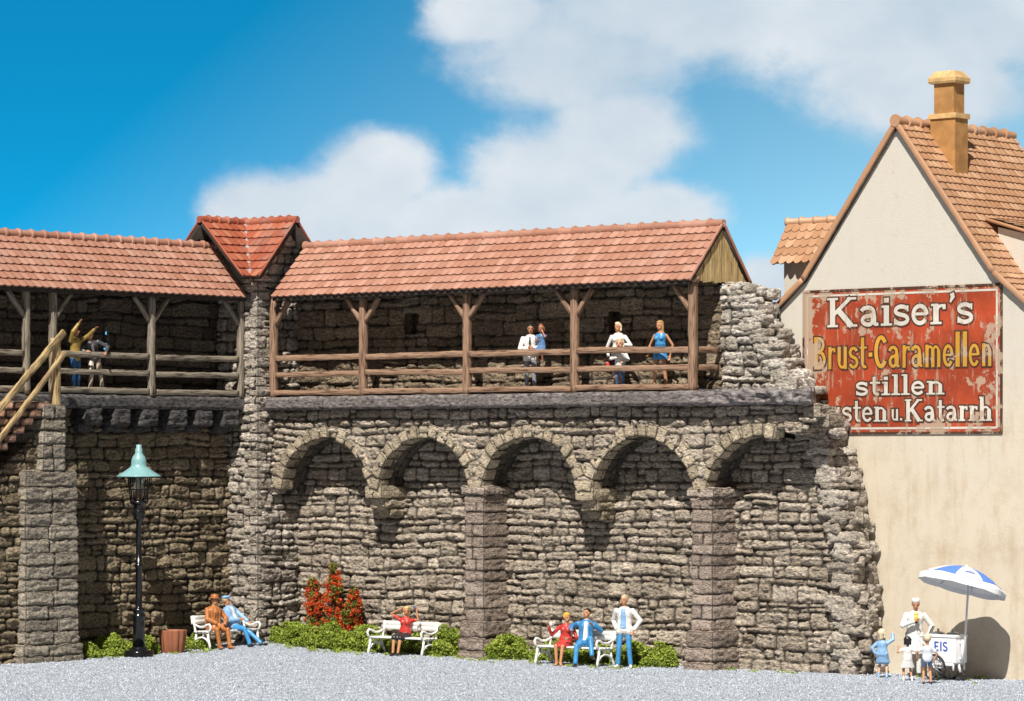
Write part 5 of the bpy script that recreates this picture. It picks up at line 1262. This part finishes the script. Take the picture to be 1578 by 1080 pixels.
bl = pmat('bright_blue_cloth', (.055, .27, .55)); lb = pmat('light_blue_cloth', (.24, .42, .66)); wh_ = pmat('white_cloth', (.74, .73, .70)); og = pmat('orange_brown_coat', (.42, .155, .045)); rd = pmat('red_cloth', (.50, .045, .035)); bk = pmat('black_cloth', (.022, .02, .022)); gry = pmat('grey_cloth', (.24, .25, .28)); be = pmat('beige_cloth', (.48, .40, .30)); ol = pmat('olive_cloth', (.32, .22, .055)); jn = pmat('denim', (.10, .19, .36)); dk = pmat('dark_jacket', (.07, .07, .075)); bs = pmat('black_shoe', (.02, .018, .018)); br_ = pmat('brown_shoe', (.25, .11, .045)); wsho = pmat('white_shoe', (.72, .70, .66))
h_bl = pmat('blond_hair', (.66, .46, .16)); h_ye = pmat('yellow_hair', (.72, .43, .04)); h_bk = pmat('black_hair', (.018, .016, .016)); h_br = pmat('brown_hair', (.20, .07, .03)); h_gr = pmat('grey_blond_hair', (.52, .42, .27)); h_lb = pmat('light_brown_hair', (.42, .25, .10)); h_wb = pmat('pale_blond_hair', (.72, .60, .40))
GW = 'people on the left bench'
def at(b, rot, du): # point along a bench in its own frame -> u, v
    a = R(rot); return b[0]+du*math.cos(a), b[1]-du*math.sin(a)
def people():
    Z1 = zb1
    # two old men on the left bench (bench faces +u; its own right-hand end is far from the viewer)
    u, v = at(B1, 90, -.50)
    person('man in a glossy brown coat and brown brimmed hat sitting on the bench', u, v, Z1, 42, 1.78, [trousers(og), top('coat', og, .03, 1.0, -.55), shirt_front(pmat('brown_waistcoat', (.30, .13, .06)), .07, 'waistcoat', .08, .44, .034), lapel(og), collar(og), shoes(pmat('orange_brown_shoe', (.38, .15, .05))), hat(pmat('brown_felt', (.33, .11, .035)), 'brim')], skin=SKT,
           pelvis=(0, .02, .56), neck=(.02, .02, 1.08), hands=((-.13, -.30, .66), (.16, -.30, .66)), elb=((-1, .3, -.3), (1, .3, -.3)), feet=((-.12, -.42, .08), (.15, -.50, .08)), knee=((-.2, -.4, 1), (.2, -.4, 1)), face=(.35, -1, -.05), fat=1.22)
    u, v = at(B1, 90, .26)
    person('man in a light blue jacket and blue flat cap leaning back with legs stretched out', u, v, Z1, 52, 1.78, [trousers(bl), top('jacket', lb, .024, 1.0), shirt_front(wh_, .085, 'shirt', .02, .47, .032), collar(pmat('navy_scarf', (.03, .07, .2))), shoes(bs), hat(lb, 'cap')], skin=SKT,
           pelvis=(0, -.04, .56), neck=(-.10, .16, 1.05), hands=((-.04, -.20, .72), (.20, -.32, .66)), elb=((-1, .4, -.3), (1, .4, -.3)), feet=((-.06, -.62, .09), (.28, -.72, .10)), knee=((-.1, -.3, 1), (.25, -.3, 1)), toes=((-.1, -1, .25), (.35, -1, .25)), face=(.45, -1, .12), fat=1.12, hair=('short', h_gr))
    # woman on the middle bench
    u, v = at(B2, 0, .12)
    r0, S0 = person('blonde woman in a red blouse and black skirt with both arms raised to her hair', u, v+.06, zb2, -18, 1.66, [skirt(bk, .98, seated=True), top('blouse', rd, .014, .55), shoes(bs)], female=True, skin=SKT,
           pelvis=(0, .03, .56), neck=(.04, .03, 1.05), hands=((-.15, -.06, 1.24), (.40, -.14, 1.24)), elb=((-1, -.1, .5), (.6, -.3, -1)), feet=((-.17, -.46, .08), (-.02, -.48, .08)), knee=((-.1, -.3, 1), (0, -.3, 1)), face=(.35, -1, -.02), hair=('bob', h_bl))
    # couple on the right bench
    u, v = at(B3, 0, -.22)
    rr, S = person('woman in a red dress with short yellow hair holding a white cup on the bench', u, v+.05, zb3, 0, 1.68, [skirt(rd, .85, seated=True, name='dress_skirt'), top('dress', rd, .015, 1.0), shoes(SKT)], female=True, skin=SKT,
           pelvis=(0, .04, .56), neck=(.02, .02, 1.06), shx=(1, -.25, 0), hands=((-.44, -.05, .98), (.06, -.24, .70)), elb=((-.6, .2, -1), (.8, .2, -.5)), feet=((-.24, -.36, .08), (-.14, -.42, .08)), knee=((-.2, -.3, 1), (-.1, -.3, 1)), face=(.55, -1, 0), hair=('fringe', h_ye))
    bpy.context.view_layer.update()
    def held(name, label, cat, p, build):
        o = bpy.data.objects.new(name, None); COL.objects.link(o); o.location = p; tag(o, label, cat); build(o); return o
    p = ws(rr, S, S['HA'][0]+V3(.06, -.06, .03))
    def cup(o): mb = MB(); mb.lathe([(.028, 0), (.04, .02), (.046, .10), (.040, .10), (.034, .03)], n=14); mb.obj('cup_bowl', wh_, o); mb = MB(); mb.tube([(.04, 0, .08), (.075, 0, .07), (.07, 0, .03), (.036, 0, .03)], .008, 6); mb.obj('handle', wh_, o)
    def mirror(o): mb = MB(); mb.rough((0, 0, 0), (.10, .02, .075), 3, .02, .012, .001); mb.obj('case', pmat('silver_case', (.52, .53, .55)), o); mb = MB(); mb.box((-.04, -.0125, -.028), (.04, -.0105, .028)); mb.obj('glass', pmat('dark_glass', (.12, .13, .15)), o, smooth=False)
    held('pocket_mirror', 'small silver pocket mirror raised by the woman in the red blouse', 'mirror', ws(r0, S0, S0['HA'][1]+V3(-.05, -.05, .10)), mirror)
    held('cup', 'small white cup in the hand of the woman in the red dress', 'cup', p, cup)
    u, v = at(B3, 0, .40)
    person('dark haired man in a blue suit with crossed legs and raised hand on the bench', u, v+.04, zb3, -6, 1.80, [trousers(bl, .012), top('jacket', pmat('blue_jacket', (.045, .22, .45)), .026, 1.0, -.25), shirt_front(wh_, .075, 'shirt', .03, .47, .036), lapel(pmat('blue_jacket', (.045, .22, .45))), collar(wh_), shoes(bs)], skin=SKT,
           pelvis=(0, .05, .56), neck=(.02, .13, 1.09), hands=((-.34, .06, .86), (.22, -.24, .98)), elb=((-.8, .4, -.5), (1, .2, -.8)), feet=((-.20, -.46, .08), (.20, -.50, .28)), knee=((-.1, -.5, 1), (.05, -.6, 1)), toes=((-.2, -1, 0), (.5, -1, -.2)), face=(-.55, -1, .30), hair=('short', h_bk))
    person('man in white jacket and blue trousers standing with hands in his pockets', 13.86, 1.75, 0, -16, 1.80, [trousers(bl), top('jacket', wh_, .024, 1.0, -.08), shirt_front(lb, .085, 'shirt', .02, .49, .036), shoes(wsho)], skin=SKT,
           feet=((-.15, -.04, .08), (.15, .0, .08)), hands=((-.19, .0, .93), (.24, -.02, .92)), elb=((-.8, 1, 0), (1, .45, 0)), toes=((-.35, -1, 0), (.3, -1, 0)), face=(-.25, -1, .05), hair=('short', h_gr))
    # ice cream seller and the three children
    rr, S = person('ice cream seller in a white coat and cap holding up a yellow ice cream', 20.98, -.22, 0, 2, 1.84, [trousers(wh_), top('coat', pmat('white_coat', (.76, .75, .72)), .026, 1.0, -.75), skirt(wh_, .95, 'apron', flare=.02), tie(bk, .2), collar(wh_), shoes(bs), hat(wh_, 'side')], skin=SKT,
           neck=(.02, -.04, 1.46), hands=((-.06, -.27, 1.24), (.30, -.10, .90)), elb=((-1, .1, -.6), (1, .4, 0)), face=(-.15, -1, -.25), hair=('short', h_bk))
    bpy.context.view_layer.update(); p = ws(rr, S, S['HA'][0]+V3(.05, -.05, .02))
    ylw = pmat('yellow_ice', (.78, .52, .03))
    def cone(o): mb = MB(); mb.lathe([(.008, -.02), (.02, .0), (.05, .13), (.0, .131)], n=12); mb.obj('wafer', ylw, o); mb = MB(); mb.sph((0, 0, .16), .055, 12, 8); mb.obj('scoop', pmat('pale_yellow_ice', (.80, .62, .16)), o)
    held('ice_cream', 'yellow ice cream cone held by the seller', 'ice cream', p, cone)
    K = dict(child=True, pelvis=(0, 0, .84), neck=(0, 0, 1.30))
    person('girl in a light blue coat seen from behind, one arm raised', 20.72, .72, 0, 165, 1.18, [top('coat', lb, .03, 1.0, -.7), skirt(lb, .8, 'coat_skirt', flare=.07), shoes(lb, lb)], hair=('bob', h_wb), hands=((-.34, -.16, 1.52), (.24, .04, .86)), elb=((-1, .2, -.5), (1, .3, 0)), feet=((-.16, .04, .08), (.14, -.06, .08)), face=(-.3, -1, .2), **K)
    person('black haired girl in a white dress with one hand raised, seen from behind', 21.80, 1.27, 0, 182, 1.06, [top('dress_top', wh_, .02, .45), skirt(wh_, .85, 'dress_skirt', flare=.10), shoes(wsho, wsho)], hair=('curly', h_bk), skin=SKT, hands=((-.38, -.08, .92), (.34, -.14, 1.26)), elb=((-1, .2, -.3), (1, .2, -.9)), feet=((-.17, .02, .08), (.15, -.02, .08)), face=(0, -1, .1), **K)
    person('blond boy in white shirt and blue shorts standing before the ice cart', 22.74, 1.86, 0, 178, 1.18, [trousers(jn, .02, .42, 'shorts', 0, False), top('shirt', pmat('pale_shirt', (.62, .64, .70)), .022, .5), shoes(bs)], hair=('short', h_wb), skin=SKT, hands=((-.25, -.02, .84), (.34, -.06, .88)), elb=((-1, .3, 0), (1, .3, 0)), feet=((-.12, .0, .08), (.13, .0, .08)), face=(.1, -1, .08), **K)
    # long gallery
    zf = 6.785
    rr, S = person('black haired man in white jacket and tie holding a child at the rail', 10.05, .80, zf, -8, 1.72, [trousers(gry), top('jacket', wh_, .022, 1.0, -.15), tie(bk, .2), shoes(bs)], skin=SKD, hands=((-.02, -.24, 1.10), (.10, -.25, 1.12)), elb=((-1, .1, -.5), (1, .1, -.5)), face=(.1, -1, 0), hair=('short', h_bk))
    person('small brown haired child in a blue dress carried on the arm of the gallery man', 10.36, .74, zf+.62, -14, 1.12, [top('dress', jn, .02, .5), skirt(jn, .8, 'dress_skirt', flare=.05), shoes(wsho)], skin=SKD, hair=('bob', h_br), hands=((-.08, -.20, 1.10), (.10, -.20, 1.36)), elb=((-.5, -.2, -1), (.5, -.2, -1)), feet=((-.10, -.20, .22), (.10, -.20, .22)), face=(-.1, -1, 0), **K)
    rr, S = person('blonde woman in a white top and black skirt carrying a red bag on the gallery', 12.85, .74, zf, -14, 1.70, [skirt(bk, .95), top('blouse', wh_, .016, 1.0), shoes(br_)], skin=SKT, female=True, hands=((-.25, -.04, .86), (.12, -.22, 1.16)), elb=((-.7, .6, 0), (1, .1, -.6)), feet=((-.08, 0, .08), (.07, -.02, .08)), face=(-.45, -1, .05), hair=('bob', h_wb))
    bpy.context.view_layer.update(); p = ws(rr, S, S['HA'][0]+V3(-.01, -.02, -.10))
    def bag(o):
        mb = MB(); mb.rough((0, 0, -.16), (.10, .22, .24), 5, .03, .05, .008); mb.obj('bag_body', pmat('red_leather', (.60, .05, .03)), o); mb = MB(); mb.tube([(0, -.08, -.05), (0, -.05, .06), (0, .05, .06), (0, .08, -.05)], .010, 6); mb.obj('strap', pmat('red_leather', (.60, .05, .03)), o)
    held('handbag', 'red bag hanging from the hand of the blonde woman on the gallery', 'bag', p, bag)
    person('fair haired child in white top and jeans before the woman with the red bag', 13.02, .88, zf, -8, 1.32, [trousers(jn), top('shirt', wh_, .02, 1.0), shoes(bs)], hair=('bob', h_wb), hands=((-.10, -.22, 1.06), (.12, -.20, .92)), elb=((-1, .2, -.5), (1, .2, -.4)), feet=((-.09, 0, .08), (.10, 0, .08)), face=(-.2, -1, 0), **K)
    person('woman with long hair in a short sleeveless blue dress beside the last gallery post', 14.24, .82, zf, -32, 1.70, [top('dress', bl, .012, t1=.5, armed=False), skirt(bl, .42, 'dress_skirt', flare=.03), shoes(wsho)], skin=SKT, female=True, hands=((-.26, -.16, .92), (.27, .02, .86)), elb=((-.6, .7, 0), (.8, .5, 0)), feet=((-.13, -.06, .08), (.15, .06, .08)), face=(-.2, -1, -.05), hair=('long', h_lb))
    # left gallery
    person('person in an olive jacket and blue trousers waving both arms on the left gallery', .36, 7.42, zf, 62, 1.70, [trousers(pmat('strong_blue', (.02, .11, .28))), top('jacket', ol, .02, 1.0), shoes(bs)], skin=SKD, hair=('short', h_br), hands=((-.14, -.20, 1.80), (.22, -.46, 1.66)), elb=((-1, -.2, 0), (.6, -.2, -1)), face=(.3, -1, .15))
    person('bald man in a dark jacket and beige trousers leaning over the left gallery rail', .32, 6.78, zf, 25, 1.72, [trousers(be, .014), top('jacket', dk, .02, 1.0), shirt_front(wh_, .06), shoes(br_)], skin=SKD, pelvis=(.06, .10, .90), neck=(-.10, -.10, 1.36), hands=((-.30, -.30, 1.08), (.26, -.30, 1.06)), elb=((-1, .4, 0), (1, .4, 0)), feet=((-.10, -.04, .08), (.30, .10, .08)), face=(-.2, -1, -.05), hair=('bald', h_gr))
people()
